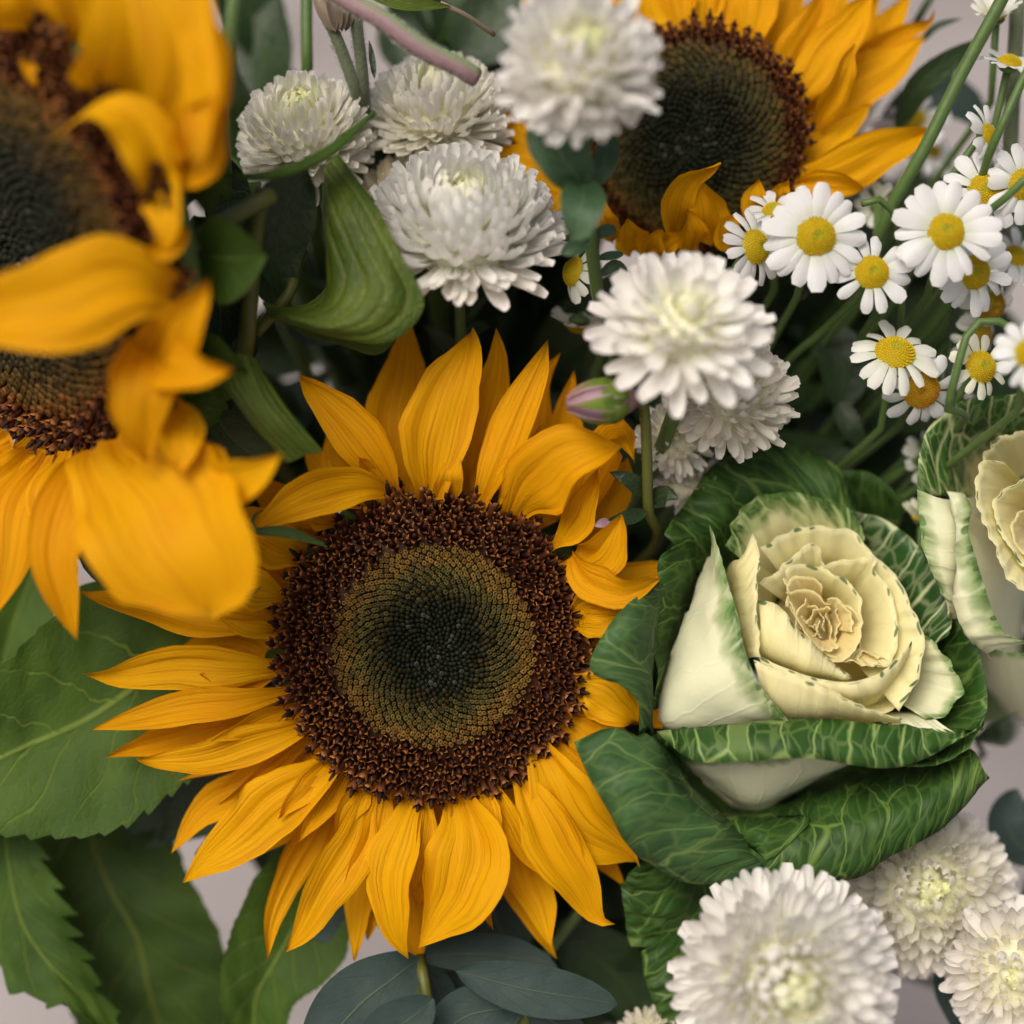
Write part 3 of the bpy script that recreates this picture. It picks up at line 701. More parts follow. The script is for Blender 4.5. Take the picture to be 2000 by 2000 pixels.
# ------------------------------------------------------------------ near sunflower on the left
c1 = P(52, 480, 18)
n1 = DV(-0.60, -0.32, 0.73)
sf = thing('sunflower', 'large sunflower whose petals curl in over its dark disc, next to the curled leaf', 'sunflower', c1, 'sunflowers in the bouquet')
disc(sf, c1, n1, pxs(405), N=1300, inner=0.80, H=0.12, osp=0.058, gold=(0.16, 0.060, 0.010), k0=0.40, k1=0.86)
calyx(sf, c1, n1, pxs(395), M_SLEAF, 16, 1.15)
LEFT = [
 ([(250, 330, 36), (300, 200, 48), (290, 60, 56), (230, -130, 56)], 270, 0, 20, .12, 0),
 ([(330, 340, 44), (395, 250, 54), (410, 120, 58), (370, -90, 56)], 120, -40, 20, .2, 0),
 ([(120, 120, 34), (110, 20, 44), (60, -150, 50)], 200, 10, 0, .12, 0),
 ([(0, 90, 30), (-10, 0, 40), (-40, -120, 44)], 170, 0, 0, .12, 0),
 ([(330, 350, 42), (385, 300, 54), (398, 200, 60), (385, 330, 62)], 90, 20, 0, .12, 0),
 ([(312, 420, 40), (306, 320, 52), (250, 225, 56), (180, 215, 55), (108, 272, 52)], 104, 30, 20, .10, 1),
 ([(290, 320, 42), (318, 380, 50), (330, 440, 52), (320, 500, 50)], 92, 20, 0, .14, 1),
 ([(345, 430, 44), (330, 480, 50), (280, 500, 52)], 60, 0, 0, .15, 1),
 ([(350, 580, 42), (260, 560, 52), (120, 590, 58), (20, 618, 58), (-90, 640, 52)], 182, 5, 0, .12, 1),
 ([(280, 780, 34), (330, 680, 46), (370, 610, 52), (408, 543, 54)], 120, 0, 20, .14, 0),
 ([(290, 690, 38), (350, 715, 50), (400, 725, 54), (455, 716, 54)], 96, 10, 0, .2, 0),
 ([(300, 640, 36), (282, 740, 46), (272, 810, 46), (285, 900, 40)], 118, -10, 0, .12, 1),
 ([(330, 780, 32), (345, 850, 40), (350, 930, 42)], 100, -30, 0, .16, 0),
 ([(310, 860, 24), (400, 935, 36), (480, 930, 42), (552, 888, 44)], 120, 10, 20, .14, 0),
 ([(280, 860, 24), (380, 960, 36), (450, 1040, 38), (490, 1090, 36)], 170, 0, 0, .1, 0),
 ([(225, 850, 22), (275, 960, 38), (335, 1070, 44), (375, 1140, 44), (400, 1200, 40)], 285, 0, 0, .10, 2),
 ([(300, 1000, 26), (350, 1100, 34), (340, 1190, 32)], 210, 0, 0, .08, 2),
 ([(185, 880, 10), (150, 950, 22), (110, 1060, 26), (115, 1150, 26), (150, 1252, 24)], 110, -10, 10, .12, 0),
 ([(130, 880, 8), (95, 960, 18), (110, 1080, 20), (125, 1180, 20)], 90, 10, 0, .12, 0),
 ([(95, 890, 8), (50, 970, 16), (20, 1070, 20), (-5, 1205, 20)], 100, 0, 0, .12, 0),
 ([(55, 890, 6), (10, 950, 12), (-60, 1010, 14)], 100, 0, 0, .12, 0),
 ([(30, 880, 6), (-20, 910, 10), (-90, 930, 12)], 100, 0, 0, .12, 0),
 ([(210, 880, 12), (165, 950, 22), (140, 1010, 24)], 80, 0, 0, .12, 0),
 ([(70, 110, 40), (60, 140, 44), (70, 172, 44)], 34, 0, 0, .3, 0),
 ([(160, 850, 0), (130, 960, 0), (60, 1060, 0)], 130, 0, 0, .1, 0),
 ([(90, 840, 0), (40, 960, -2), (-40, 1080, -4)], 140, 0, 0, .1, 0),
 ([(220, 830, 2), (180, 960, 4), (150, 1080, 4)], 110, 0, 0, .1, 0),
 ([(20, 850, 2), (-40, 900, 0), (-120, 960, 0)], 130, 0, 0, .1, 0),
 ([(270, 820, 8), (230, 940, 8), (200, 1010, 8)], 110, 0, 0, .1, 0),
]
for pts, wd, roll, tw, cup, k in LEFT:
    petal('petal', pts, wd, M_PET, sf, roll=roll, twist=tw, cup=cup, wave=0.26, ridge=0.06, fold=0.22, prof=prof_blunt if k == 2 else prof_petal, nl=20, nw=11)
stem_to_ground(sf, c1 - n1 * pxs(290), -n1, 0.005)
leaf3('leaf', [(440, 690, 16), (433, 740, 20), (470, 800, 22), (510, 850, 22), (560, 905, 20)], [(475, 690, 20), (500, 770, 24), (545, 835, 25), (605, 888, 22)],
      [(500, 700, 16), (553, 786, 20), (604, 848, 21), (632, 882, 20)], M_CLEAF, sf, nu=40, crease=0.8)
leaf3('leaf', [(370, 760, 8), (380, 850, 8), (430, 905, 10), (520, 925, 12)], [(400, 740, 12), (430, 820, 12), (480, 880, 13), (530, 915, 13)], [(450, 740, 12), (480, 800, 14), (515, 860, 15), (545, 905, 14)], M_DLEAF, sf, nu=30, crease=0.8)
for pts, wd in (([(380, 420, 10), (420, 510, 8), (430, 610, 6), (425, 700, 4)], 150), ([(400, 380, 4), (470, 440, 0), (520, 520, -4), (560, 620, -8)], 130), ([(430, 300, 10), (445, 400, 8), (440, 500, 6)], 90),
                ([(410, 600, 4), (450, 660, 0), (470, 740, -4)], 110), ([(150, 960, 2), (160, 1040, 0), (200, 1110, -2)], 90), ([(210, 980, 6), (190, 1040, 4), (215, 1110, 2), (280, 1160, 0)], 90)):
    petal('leaf', pts, wd, M_DLEAF, sf, prof=prof_leaf, nl=14, nw=9, roll=rnd.uniform(-15, 15), teeth=.05, nteeth=7)

# ------------------------------------------------------------------ upper sunflower
c2 = P(1352, 272, -22)
n2 = DV(-0.22, -0.10, 0.96)
sf = thing('sunflower', 'smaller sunflower behind the daisies, half covered by a white flower, petals fanned upward', 'sunflower', c2, 'sunflowers in the bouquet')
disc(sf, c2, n2, pxs(215, -22), N=900, inner=0.86, H=0.22, osp=0.07, gold=(0.10, 0.055, 0.010), shown=200, k0=0.35, k1=0.92)
calyx(sf, c2, n2, pxs(205), M_SLEAF, 14, 1.15)
UP = [
 ([(1210, 160, -26), (1100, 60, -28), (1010, -60, -30)], 100, 0, 0, .1),
 ([(1250, 110, -26), (1190, 0, -28), (1150, -120, -30)], 90, 0, 0, .1),
 ([(1295, 92, -26), (1275, 0, -26), (1262, -140, -26)], 80, 10, 0, .12),
 ([(1335, 90, -25), (1325, 0, -24), (1318, -150, -24)], 80, -15, 0, .14),
 ([(1372, 95, -25), (1372, 0, -24), (1375, -150, -24)], 78, 15, 0, .14),
 ([(1412, 110, -25), (1425, 0, -24), (1440, -150, -24)], 80, 0, 0, .12),
 ([(1450, 125, -24), (1470, 40, -20), (1515, -120, -20)], 92, -10, 0, .12),
 ([(1480, 150, -28), (1520, 40, -30), (1570, -110, -30)], 92, 0, 0, .1),
 ([(1515, 178, -24), (1560, 90, -20), (1620, -40, -20)], 92, 15, 0, .12),
 ([(1535, 205, -28), (1600, 90, -30), (1660, -40, -30)], 100, 0, 0, .1),
 ([(1538, 225, -24), (1590, 145, -20), (1650, 60, -18), (1706, -12, -20)], 104, -10, 0, .12),
 ([(1560, 225, -28), (1655, 90, -30), (1722, -8, -32)], 100, 0, 0, .1),
 ([(1590, 215, -30), (1690, 105, -33), (1740, 40, -33), (1778, -14, -32)], 92, 10, 0, .12),
 ([(1600, 200, -30), (1700, 105, -30), (1770, 62, -27), (1812, 45, -24), (1824, 18, -22)], 58, 20, 0, .2),
 ([(1570, 240, -26), (1650, 185, -26), (1730, 130, -26), (1806, 68, -26)], 118, -8, 0, .1),
 ([(1595, 245, -20), (1630, 185, -14), (1650, 130, -12), (1668, 88, -14)], 66, 20, 30, .16),
 ([(1560, 330, -24), (1610, 280, -22), (1650, 245, -22), (1702, 206, -24)], 76, -10, 0, .14),
 ([(1565, 290, -26), (1620, 240, -27), (1690, 190, -28)], 90, 0, 0, .1),
 ([(1540, 355, -20), (1610, 345, -14), (1680, 310, -14), (1750, 280, -16), (1820, 254, -20)], 100, 12, -10, .12),
 ([(1550, 360, -18), (1620, 362, -12), (1690, 370, -14)], 60, 25, 0, .2),
 ([(1500, 450, -14), (1478, 400, -6), (1482, 350, -4)], 80, 0, 0, .2),
 ([(1535, 420, -14), (1525, 385, -8), (1540, 352, -6)], 66, 10, 0, .2),
 ([(1318, 470, -14), (1318, 410, -6), (1345, 350, -3), (1406, 315, -2)], 74, 25, 30, .2),
 ([(1400, 470, -14), (1385, 420, -8), (1370, 380, -6), (1366, 352, -6)], 92, -10, 0, .2),
 ([(1350, 490, -12), (1350, 450, -6), (1340, 410, -4)], 70, 10, 0, .2),
 ([(1430, 480, -14), (1425, 450, -8), (1440, 415, -6)], 70, 0, 0, .2),
 ([(1240, 490, -14), (1232, 455, -8), (1228, 425, -6)], 72, 0, 0, .15),
 ([(1262, 495, -12), (1278, 465, -6), (1295, 450, -6)], 56, 20, 0, .2),
 ([(1280, 500, -14), (1310, 475, -9), (1340, 462, -8)], 56, 0, 0, .2),
 ([(1200, 470, -14), (1182, 430, -8), (1168, 382, -8)], 50, 15, 0, .2),
 ([(1180, 450, -18), (1170, 440, -14), (1130, 430, -14)], 60, 0, 0, .2),
 ([(1150, 300, -22), (1075, 290, -18), (1020, 260, -17), (983, 213, -18)], 66, -20, 10, .14),
 ([(1160, 380, -20), (1095, 355, -16), (1030, 310, -14), (942, 294, -16)], 76, -10, 10, .14),
 ([(1160, 390, -20), (1110, 390, -16), (1088, 420, -14), (1082, 464, -14)], 46, 10, 10, .14),
 ([(1150, 340, -24), (1090, 330, -22), (1050, 350, -22)], 80, 0, 0, .1),
]
for pts, wd, roll, tw, cup in UP:
    petal('petal', pts, wd, M_PET, sf, roll=roll, twist=tw, cup=cup, wave=0.26, ridge=0.08, fold=0.22, nl=16, nw=11)
stem_to_ground(sf, c2 - n2 * pxs(150), -n2, 0.004)

# ------------------------------------------------------------------ ornamental kale
def KC(rows):
    return [[(1100 + 0.44 * x, 850 + 0.44 * y, z) for x, y, z in r] for r in rows]
def towards(r, hx, hy, k, dz):
    return [(lerp(x, hx, k), lerp(y, hy, k), z + dz) for x, y, z in r]
kb = P(1100 + 0.44 * 860, 850 + 0.44 * 1500, -45)
kale = thing('ornamental_kale', 'cream-hearted ornamental kale with dark green veined outer leaves, beside the open sunflower', 'kale', kb, 'ornamental kales')
def kleaf(rows, mat, name='leaf', **kw):
    kw.setdefault('solid', 0.16); kw.setdefault('frill', 0.35)
    return patch(name, KC(rows), mat, kale, **kw)
# back leaf, big and green
r = [(430, 445, -4), (520, 330, -8), (620, 190, -12), (730, 75, -15), (880, 25, -17), (1020, 28, -17), (1150, 95, -17), (1240, 205, -17), (1285, 335, -16)]
kleaf([[(700, 800, -36), (800, 760, -38), (880, 740, -40), (950, 730, -42), (1020, 720, -42), (1100, 720, -42), (1180, 740, -42), (1240, 780, -42), (1280, 820, -42)],
       [(560, 560, -10), (640, 470, -10), (720, 400, -11), (800, 340, -12), (900, 300, -13), (1010, 300, -14), (1120, 330, -15), (1210, 400, -16), (1270, 480, -17)], r], M_KGREEN, nu=60, nv=14, ruffle=4, rfreq=5, wrinkle=1.2, frill=0.8)
# dark leaf further back
kleaf([[(1150, 500, -40), (1250, 500, -40), (1350, 520, -40), (1430, 560, -40)], [(1190, 330, -30), (1290, 340, -30), (1400, 380, -30), (1480, 430, -30)], [(1205, 160, -22), (1350, 165, -22), (1460, 240, -22), (1525, 320, -24)]], M_KGREEN, nu=24, nv=9, wrinkle=0.8)
# right-hand dark leaf with white ribs
kleaf([[(1150, 560, -36), (1200, 620, -36), (1250, 680, -36), (1300, 760, -36), (1330, 850, -34), (1350, 940, -32), (1360, 1000, -30)],
       [(1235, 390, -20), (1330, 470, -18), (1390, 560, -17), (1470, 660, -15), (1530, 770, -13), (1570, 870, -11), (1590, 960, -10)],
       [(1270, 335, -14), (1410, 370, -12), (1530, 445, -10), (1615, 550, -8), (1690, 680, -6), (1728, 790, -4), (1715, 890, -3)],
       ], M_KDARK, nu=34, nv=12, wrinkle=0.8)
# outer right green leaf
kleaf([[(1400, 900, -36), (1420, 1000, -34), (1430, 1100, -32), (1420, 1180, -30), (1400, 1240, -28)],
       [(1640, 860, -16), (1690, 1000, -12), (1720, 1120, -10), (1690, 1230, -8), (1600, 1300, -8)],
       [(1725, 805, -6), (1810, 890, -3), (1865, 1030, 0), (1885, 1180, 3), (1860, 1310, 5)]], M_KGREEN, nu=28, nv=12, bulge=0)
# left strip leaf
kleaf([[(640, 520, -22), (600, 680, -22), (560, 850, -22), (510, 1000, -20), (470, 1200, -16)],
       [(570, 450, -6), (560, 620, -7), (515, 760, -8), (480, 920, -8), (425, 1210, -6)],
       [(490, 490, 0), (428, 545, 1), (440, 700, 1), (432, 860, 0), (398, 1220, -2)]], M_KGREEN, nu=30, nv=10, ruffle=2.2, rfreq=7)
# left outer leaf
kleaf([[(450, 620, -8), (440, 780, -6), (425, 930, -4), (400, 1080, -2), (392, 1220, -2), (400, 1345, -2)],
       [(430, 660, 2), (360, 780, 8), (310, 900, 10), (290, 1010, 10), (345, 1130, 8), (370, 1300, 4)],
       [(420, 660, 4), (290, 745, 10), (180, 880, 12), (118, 1040, 12), (260, 1115, 12), (330, 1200, 10), (340, 1330, 6)]], M_KSILV, nu=30, nv=10, bulge=1.5, wrinkle=0.8)
# large lower left leaf
kleaf([[(460, 1330, -10), (500, 1430, -10), (560, 1530, -12), (640, 1620, -14), (740, 1720, -14), (860, 1800, -14), (950, 1850, -14)],
       [(340, 1330, 6), (420, 1380, 8), (470, 1480, 9), (560, 1600, 9), (660, 1700, 8), (770, 1800, 6), (900, 1900, 2)],
       [(180, 1300, 10), (230, 1450, 15), (330, 1600, 17), (420, 1730, 16), (540, 1820, 14), (680, 1900, 10), (880, 1950, 4)],
       [(48, 1365, 10), (120, 1530, 14), (190, 1650, 15), (265, 1790, 14), (370, 1905, 12), (540, 1985, 9), (830, 2000, 4)]], M_KSILV, nu=36, nv=16, wrinkle=1.2)
# large lower right leaf
kleaf([[(800, 1650, -34), (900, 1640, -34), (1000, 1600, -34), (1150, 1540, -32), (1300, 1480, -30), (1450, 1430, -28), (1600, 1380, -26)],
       [(690, 1690, -8), (860, 1690, -8), (1020, 1655, -8), (1180, 1585, -8), (1380, 1530, -7), (1620, 1480, -6), (1800, 1390, -4)],
       [(720, 1850, 0), (900, 1840, 3), (1060, 1810, 4), (1230, 1760, 5), (1450, 1680, 5), (1680, 1590, 4), (1850, 1450, 2)],
       [(640, 1990, 0), (880, 2005, 3), (1080, 1985, 4), (1290, 1972, 5), (1470, 1860, 5), (1690, 1740, 4), (1888, 1520, 1)]], M_KGREEN, nu=44, nv=18, wrinkle=1.4)
kleaf([[(760, 1780, 0), (820, 1820, 2), (880, 1870, 3)], [(840, 1740, 3), (900, 1800, 5), (930, 1880, 5)], [(960, 1690, -4), (1080, 1690, 0), (1090, 1730, 2)]], M_KGREEN, nu=16, nv=9)
# lowest leaves, toothed
kleaf([[(500, 1700, -14), (560, 1850, -14), (640, 1980, -16), (720, 2080, -18)], [(390, 1880, -8), (450, 2000, -8), (520, 2120, -10), (620, 2260, -14)], [(350, 1890, -8), (265, 1990, -6), (275, 2150, -8), (300, 2270, -10)]], M_KGREEN, nu=26, nv=11, ruffle=4, rfreq=9)
kleaf([[(560, 2100, -14), (600, 2250, -14), (640, 2400, -14), (680, 2560, -14)], [(430, 2240, -10), (470, 2360, -10), (520, 2480, -10), (580, 2640, -12)], [(345, 2290, -10), (360, 2400, -10), (400, 2520, -10), (460, 2660, -12)]], M_KGREEN, nu=26, nv=11, ruffle=3, rfreq=9)
# front leaf: cream outside, rim folded forward over itself
kleaf([[(760, 1640, -38), (800, 1680, -40), (850, 1690, -40), (900, 1680, -40), (960, 1640, -38), (1040, 1560, -34)],
       [(600, 1520, -14), (700, 1580, -12), (800, 1640, -10), (900, 1640, -10), (1040, 1570, -10), (1300, 1440, -10)],
       [(440, 1370, -2), (640, 1420, 1), (850, 1430, 3), (1060, 1430, 3), (1300, 1400, 2), (1560, 1380, 0)],
       [(415, 1308, 2), (640, 1288, 5), (870, 1268, 7), (1130, 1262, 8), (1420, 1275, 7), (1780, 1310, 4)],
       [(425, 1330, 5), (600, 1370, 11), (850, 1350, 14), (1120, 1350, 14), (1430, 1380, 12), (1800, 1340, 7)],
       [(440, 1345, 5), (580, 1445, 12), (800, 1448, 15), (1080, 1434, 15), (1500, 1472, 12), (1862, 1290, 7)]], M_KBAND, nu=46, nv=26, wrinkle=0.7)
# thin green edge joining the fold to the right-hand leaf
kleaf([[(1500, 1300, -8), (1620, 1330, -8), (1730, 1310, -6), (1800, 1230, -6)], [(1480, 1400, 2), (1640, 1420, 3), (1770, 1370, 3), (1840, 1270, 2)], [(1480, 1470, 8), (1660, 1462, 8), (1800, 1385, 8), (1878, 1240, 6)]], M_KGREEN, nu=24, nv=9)
# pale leaf on the left, seen from outside, its rim green
kleaf([[(600, 900, -30), (560, 1000, -30), (540, 1100, -30), (600, 1220, -28), (700, 1290, -26), (800, 1300, -24)],
       [(640, 580, -10), (545, 800, -9), (470, 1010, -7), (425, 1200, -4), (470, 1310, -4), (760, 1310, -2)],
       [(660, 520, -2), (640, 760, 4), (620, 960, 7), (640, 1120, 8), (760, 1230, 7), (900, 1290, 4)],
       [(652, 395, 2), (700, 560, 6), (765, 760, 10), (810, 960, 12), (880, 1120, 12), (1010, 1272, 9)]], M_KPALE, nu=68, nv=18, wrinkle=0.8)
# top leaf with ruffled green edge
r = [(722, 490, -5), (745, 400, -7), (810, 315, -9), (900, 262, -10), (1020, 252, -11), (1130, 272, -12), (1235, 310, -12), (1300, 380, -11), (1345, 460, -10)]
kleaf([towards(r, 1100, 860, 0.62, -14), towards(r, 1100, 860, 0.25, -3), r], M_KMIX, nu=44, nv=12, ruffle=2.6, rfreq=14)
# pale lower right leaf
r = [(1600, 880, -4), (1690, 970, -2), (1745, 1060, 0), (1778, 1135, 1), (1735, 1195, 2), (1680, 1245, 3), (1610, 1270, 4)]
kleaf([towards(r, 1200, 1000, 0.6, -22), towards(r, 1200, 1000, 0.25, -8), r], M_KPALE, nu=60, nv=10, ruffle=1.5, rfreq=9)
kleaf([[(1350, 1240, -6), (1480, 1230, -4), (1620, 1230, -4)], [(1380, 1270, 4), (1520, 1280, 5), (1660, 1270, 4)], [(1400, 1275, 6), (1560, 1315, 7), (1740, 1325, 6)]], M_KPALE, nu=48, nv=8, ruffle=1.2, rfreq=12)
# outer cream ring
r = [(872, 500, -3), (950, 452, -5), (1060, 412, -7), (1180, 408, -8), (1300, 432, -8), (1385, 530, -7), (1480, 640, -6), (1545, 755, -4), (1592, 860, -2), (1600, 960, 0), (1578, 1075, 2), (1535, 1160, 4), (1490, 1225, 5)]
kleaf([towards(r, 1150, 850, 0.6, -15), towards(r, 1150, 850, 0.3, -5), r], M_KCREAM, nu=120, nv=12, ruffle=1.6, rfreq=22)
# left inner leaf
kleaf([[(700, 700, -20), (730, 800, -20), (760, 900, -18), (800, 1000, -16)], [(738, 570, -6), (765, 720, -3), (785, 850, 0), (828, 990, 3)], [(790, 540, 0), (815, 660, 3), (825, 800, 5), (850, 985, 7)], [(838, 425, -1), (868, 520, 3), (856, 720, 7), (873, 985, 9)]], M_KCREAM, nu=72, nv=12, ruffle=1.0, rfreq=14)
# second ring
r = [(872, 660, -1), (950, 598, -2), (1030, 528, -4), (1095, 478, -5), (1138, 515, -6), (1150, 580, -6)]
kleaf([towards(r, 1130, 850, 0.55, -13), towards(r, 1130, 850, 0.25, -4), r], M_KCREAM, nu=60, nv=9, ruffle=1.0, rfreq=10)
r = [(1120, 590, -7), (1240, 560, -7), (1382, 545, -7), (1395, 610, -6), (1445, 690, -5), (1482, 820, -3), (1486, 930, -1), (1452, 1015, 1), (1395, 1030, 2)]
kleaf([towards(r, 1170, 850, 0.55, -13), towards(r, 1170, 850, 0.25, -4), r], M_KCREAM, nu=80, nv=9, ruffle=1.2, rfreq=14)
# third ring, warmer
r = [(985, 660, -3), (1000, 582, -4), (1110, 585, -5), (1220, 622, -5), (1292, 682, -4), (1325, 770, -3), (1322, 870, -2), (1310, 950, -1), (1270, 1015, 0)]
kleaf([towards(r, 1150, 850, 0.5, -10), towards(r, 1150, 850, 0.22, -3), r], M_KCREAM, nu=80, nv=9, ruffle=1.2, rfreq=14)
# near side of the rings, seen from outside
kleaf([[(900, 1020, -12), (1000, 1050, -10), (1100, 1080, -8), (1230, 1100, -8)], [(866, 960, 3), (960, 1010, 5), (1080, 1055, 6), (1260, 1092, 5)], [(880, 860, 6), (960, 920, 9), (1070, 990, 10), (1270, 1082, 8)], [(868, 735, 3), (960, 758, 6), (1060, 880, 8), (1282, 1082, 7)]], M_KCREAM, nu=68, nv=14, ruffle=0.8, rfreq=8)
r = [(866, 982, 7), (1000, 1038, 9), (1150, 1084, 10), (1280, 1094, 10), (1392, 1060, 8), (1470, 1005, 6), (1545, 912, 2)]
kleaf([[(960, 1180, -8), (1080, 1200, -6), (1220, 1220, -4), (1330, 1220, -4), (1400, 1180, -4), (1440, 1120, -6), (1480, 1020, -8)], [(900, 1060, 5), (1020, 1100, 8), (1160, 1140, 9), (1290, 1160, 9), (1400, 1130, 7), (1470, 1070, 4), (1535, 970, 0)], r], M_KCREAM, nu=80, nv=11, ruffle=0.8, rfreq=14)
r = [(845, 998, 10), (950, 1040, 12), (1080, 1085, 13), (1200, 1140, 13), (1310, 1195, 12), (1400, 1230, 11), (1505, 1255, 9)]
kleaf([[(880, 1280, -4), (980, 1310, -4), (1100, 1320, -4), (1250, 1310, -4), (1370, 1300, -4), (1490, 1290, -4)], [(880, 1130, 8), (970, 1200, 9), (1100, 1220, 9), (1240, 1230, 9), (1380, 1250, 8), (1500, 1262, 7)], r], M_KCREAM, nu=80, nv=11, ruffle=0.8, rfreq=16)
# crinkled heart
HEART = [
 [(985, 700, -3), (1010, 640, -4), (1090, 625, -5), (1140, 650, -5), (1145, 690, -5)],
 [(990, 760, -3), (1010, 690, -4), (1100, 700, -4), (1180, 748, -4), (1225, 735, -4), (1270, 790, -4)],
 [(1040, 830, -2), (1050, 770, -3), (1105, 758, -3), (1145, 800, -3), (1165, 870, -3)],
 [(1010, 760, -1), (1050, 850, -1), (1120, 890, -1), (1135, 820, -2)],
 [(1168, 790, -3), (1190, 860, -3), (1195, 950, -2), (1210, 980, -1)],
 [(1205, 745, -4), (1222, 810, -3), (1215, 880, -3), (1205, 930, -2)],
 [(1250, 760, -4), (1310, 790, -3), (1318, 880, -3), (1290, 980, -1), (1220, 990, 0)],
 [(1000, 740, 0), (1080, 880, 1), (1150, 950, 2), (1230, 1000, 2), (1290, 990, 1)],
 [(1230, 1000, 2), (1310, 1015, 2), (1400, 1020, 1), (1440, 1000, 0)],
 [(1310, 1000, 0), (1330, 960, -1), (1380, 985, 0), (1425, 990, 0)],
 [(1060, 800, -2), (1080, 840, -2), (1120, 850, -2), (1150, 900, -2)]]
for k_ in range(5):
    a0 = k_ * 2.4; rr = 150 - 18 * k_
    HEART.append([(1165 + rr * 1.05 * math.cos(a0 + q * 0.42), 850 + rr * 1.15 * math.sin(a0 + q * 0.42), 1 - 0.2 * k_ + 2.5 * math.sin(a0 + q * 0.42)) for q in range(5)])
for r in HEART:
    kleaf([towards(r, 1140, 850, 0.45, -6), towards(r, 1140, 850, 0.15, -2), r], M_KHEART, nu=34, nv=8, ruffle=0.9, rfreq=7, solid=0.2)
ball('heart_core', P(1100 + .44 * 1190, 850 + .44 * 880, -17), DV(.2, .4, .9), pxs(125), -1.2, 0.35, M_KHEART, kale)
kleaf([[(420, 1300, -44), (800, 1150, -48), (1200, 1100, -48), (1600, 1150, -46), (1800, 1200, -44)], [(430, 1560, -42), (800, 1800, -46), (1200, 1800, -46), (1600, 1650, -44), (1800, 1450, -42)]], M_KGREEN, nu=24, nv=9)
kleaf([[(920, 920, -14), (930, 830, -14), (940, 740, -14), (960, 640, -14)], [(860, 930, -1), (852, 800, -3), (850, 700, -4), (856, 560, -6)]], M_KCREAM, nu=24, nv=6)
kleaf([[(1280, 1100, -12), (1360, 1130, -12), (1440, 1060, -12), (1500, 960, -12)], [(1300, 1220, 2), (1420, 1235, 2), (1510, 1170, 0), (1570, 1000, -3)]], M_KCREAM, nu=24, nv=6)
# receptacle of pale stalk under the head
tube('stem', [P(1100 + .44 * 1120, 850 + .44 * 1000, -36), P(1100 + .44 * 950, 850 + .44 * 1400, -55), BIND.lerp(kb, 0.4), BIND, Vector((BIND.x + 0.01, BIND.y, 0))], 0.008, 0.006, M_KPALE, kale, n=20, sides=10)

# ------------------------------------------------------------------ second kale at the side
kb2 = P(1990, 1250, -45)
kale2 = thing('ornamental_kale', 'paler ornamental kale with green-dotted leaf rims, next to the small daisies', 'kale', kb2, 'ornamental kales')
def k2(rows, mat, **kw):
    kw.setdefault('solid', 0.16); kw.setdefault('frill', 0.35)
    return patch('leaf', rows, mat, kale2, **kw)
r = [(2080, 760, -10), (2010, 768, -8), (1931, 776, -6), (1890, 780, -5), (1852, 800, -4), (1812, 842, -3), (1796, 895, -2), (1793, 965, -1)]
k2([towards(r, 2000, 980, 0.62, -26), towards(r, 2000, 980, 0.34, -10), r], M_KMIX2, nu=40, nv=14, wrinkle=0.8)
k2([[(1960, 1180, -24), (1950, 1140, -22), (1940, 1080, -22), (1930, 1020, -22), (1910, 970, -20)], [(1862, 1210, -4), (1862, 1150, -2), (1872, 1085, -1), (1868, 1020, -2), (1848, 975, -4)], [(1858, 1185, -2), (1826, 1132, 1), (1808, 1085, 2), (1797, 1035, 1), (1792, 955, -1)]], M_KPALE, nu=60, nv=12, ruffle=1.2, rfreq=10)
k2([[(1980, 1330, -30), (1990, 1280, -28), (2000, 1200, -24), (2010, 1140, -22), (2010, 1080, -20)], [(1930, 1275, -2), (1884, 1238, 2), (1862, 1160, 4), (1874, 1060, 3), (1862, 1000, 0), (1853, 970, -2)], [(2015, 1254, 6), (1968, 1240, 8), (1944, 1204, 8), (1924, 1150, 8), (1899, 1070, 6), (1890, 1030, 5), (1899, 990, 2), (1880, 963, 0)]], M_KPALE, nu=100, nv=12, ruffle=1.0, rfreq=14)
r = [(2060, 838, -6), (2000, 840, -6), (1980, 844, -5), (1950, 857, -5), (1931, 875, -4), (1918, 900, -3), (1906, 940, -2)]
k2([towards(r, 2020, 1000, 0.55, -20), towards(r, 2020, 1000, 0.25, -8), r], M_KCREAM, nu=72, nv=10, ruffle=1.2, rfreq=14)
r = [(1960, 900, -2), (1923, 898, 0), (1911, 924, 2), (1902, 955, 3), (1911, 990, 4), (1925, 1030, 5), (1942, 1065, 6), (1955, 1105, 7), (1978, 1140, 7), (2030, 1190, 6)]
k2([towards(r, 2050, 1000, 0.55, -18), towards(r, 2050, 1000, 0.22, -6), r], M_KCREAM, nu=88, nv=10, ruffle=1.0, rfreq=16)
r = [(2050, 905, -2), (2010, 925, -1), (1973, 948, 0), (1952, 967, 1), (1941, 992, 2), (1960, 1050, 4), (1990, 1100, 4), (2040, 1130, 4)]
k2([towards(r, 2060, 1010, 0.5, -16), towards(r, 2060, 1010, 0.2, -5), r], M_KCREAM, nu=80, nv=10, ruffle=1.0, rfreq=14)
r = [(2060, 960, -1), (2010, 985, 0), (1985, 1010, 1), (1975, 1040, 2), (2000, 1080, 3), (2050, 1100, 3)]
k2([towards(r, 2060, 1020, 0.5, -14), towards(r, 2060, 1020, 0.2, -5), r], M_KHEART, nu=30, nv=10, ruffle=1.0, rfreq=12)
k2([[(1960, 1380, -45), (1980, 1400, -46), (2010, 1420, -46), (2050, 1430, -46)], [(1905, 1310, -24), (1940, 1330, -22), (1985, 1345, -22), (2040, 1350, -22)], [(1885, 1232, -8), (1930, 1262, -6), (1975, 1275, -5), (2050, 1275, -5)]], M_KPALE, nu=52, nv=12)
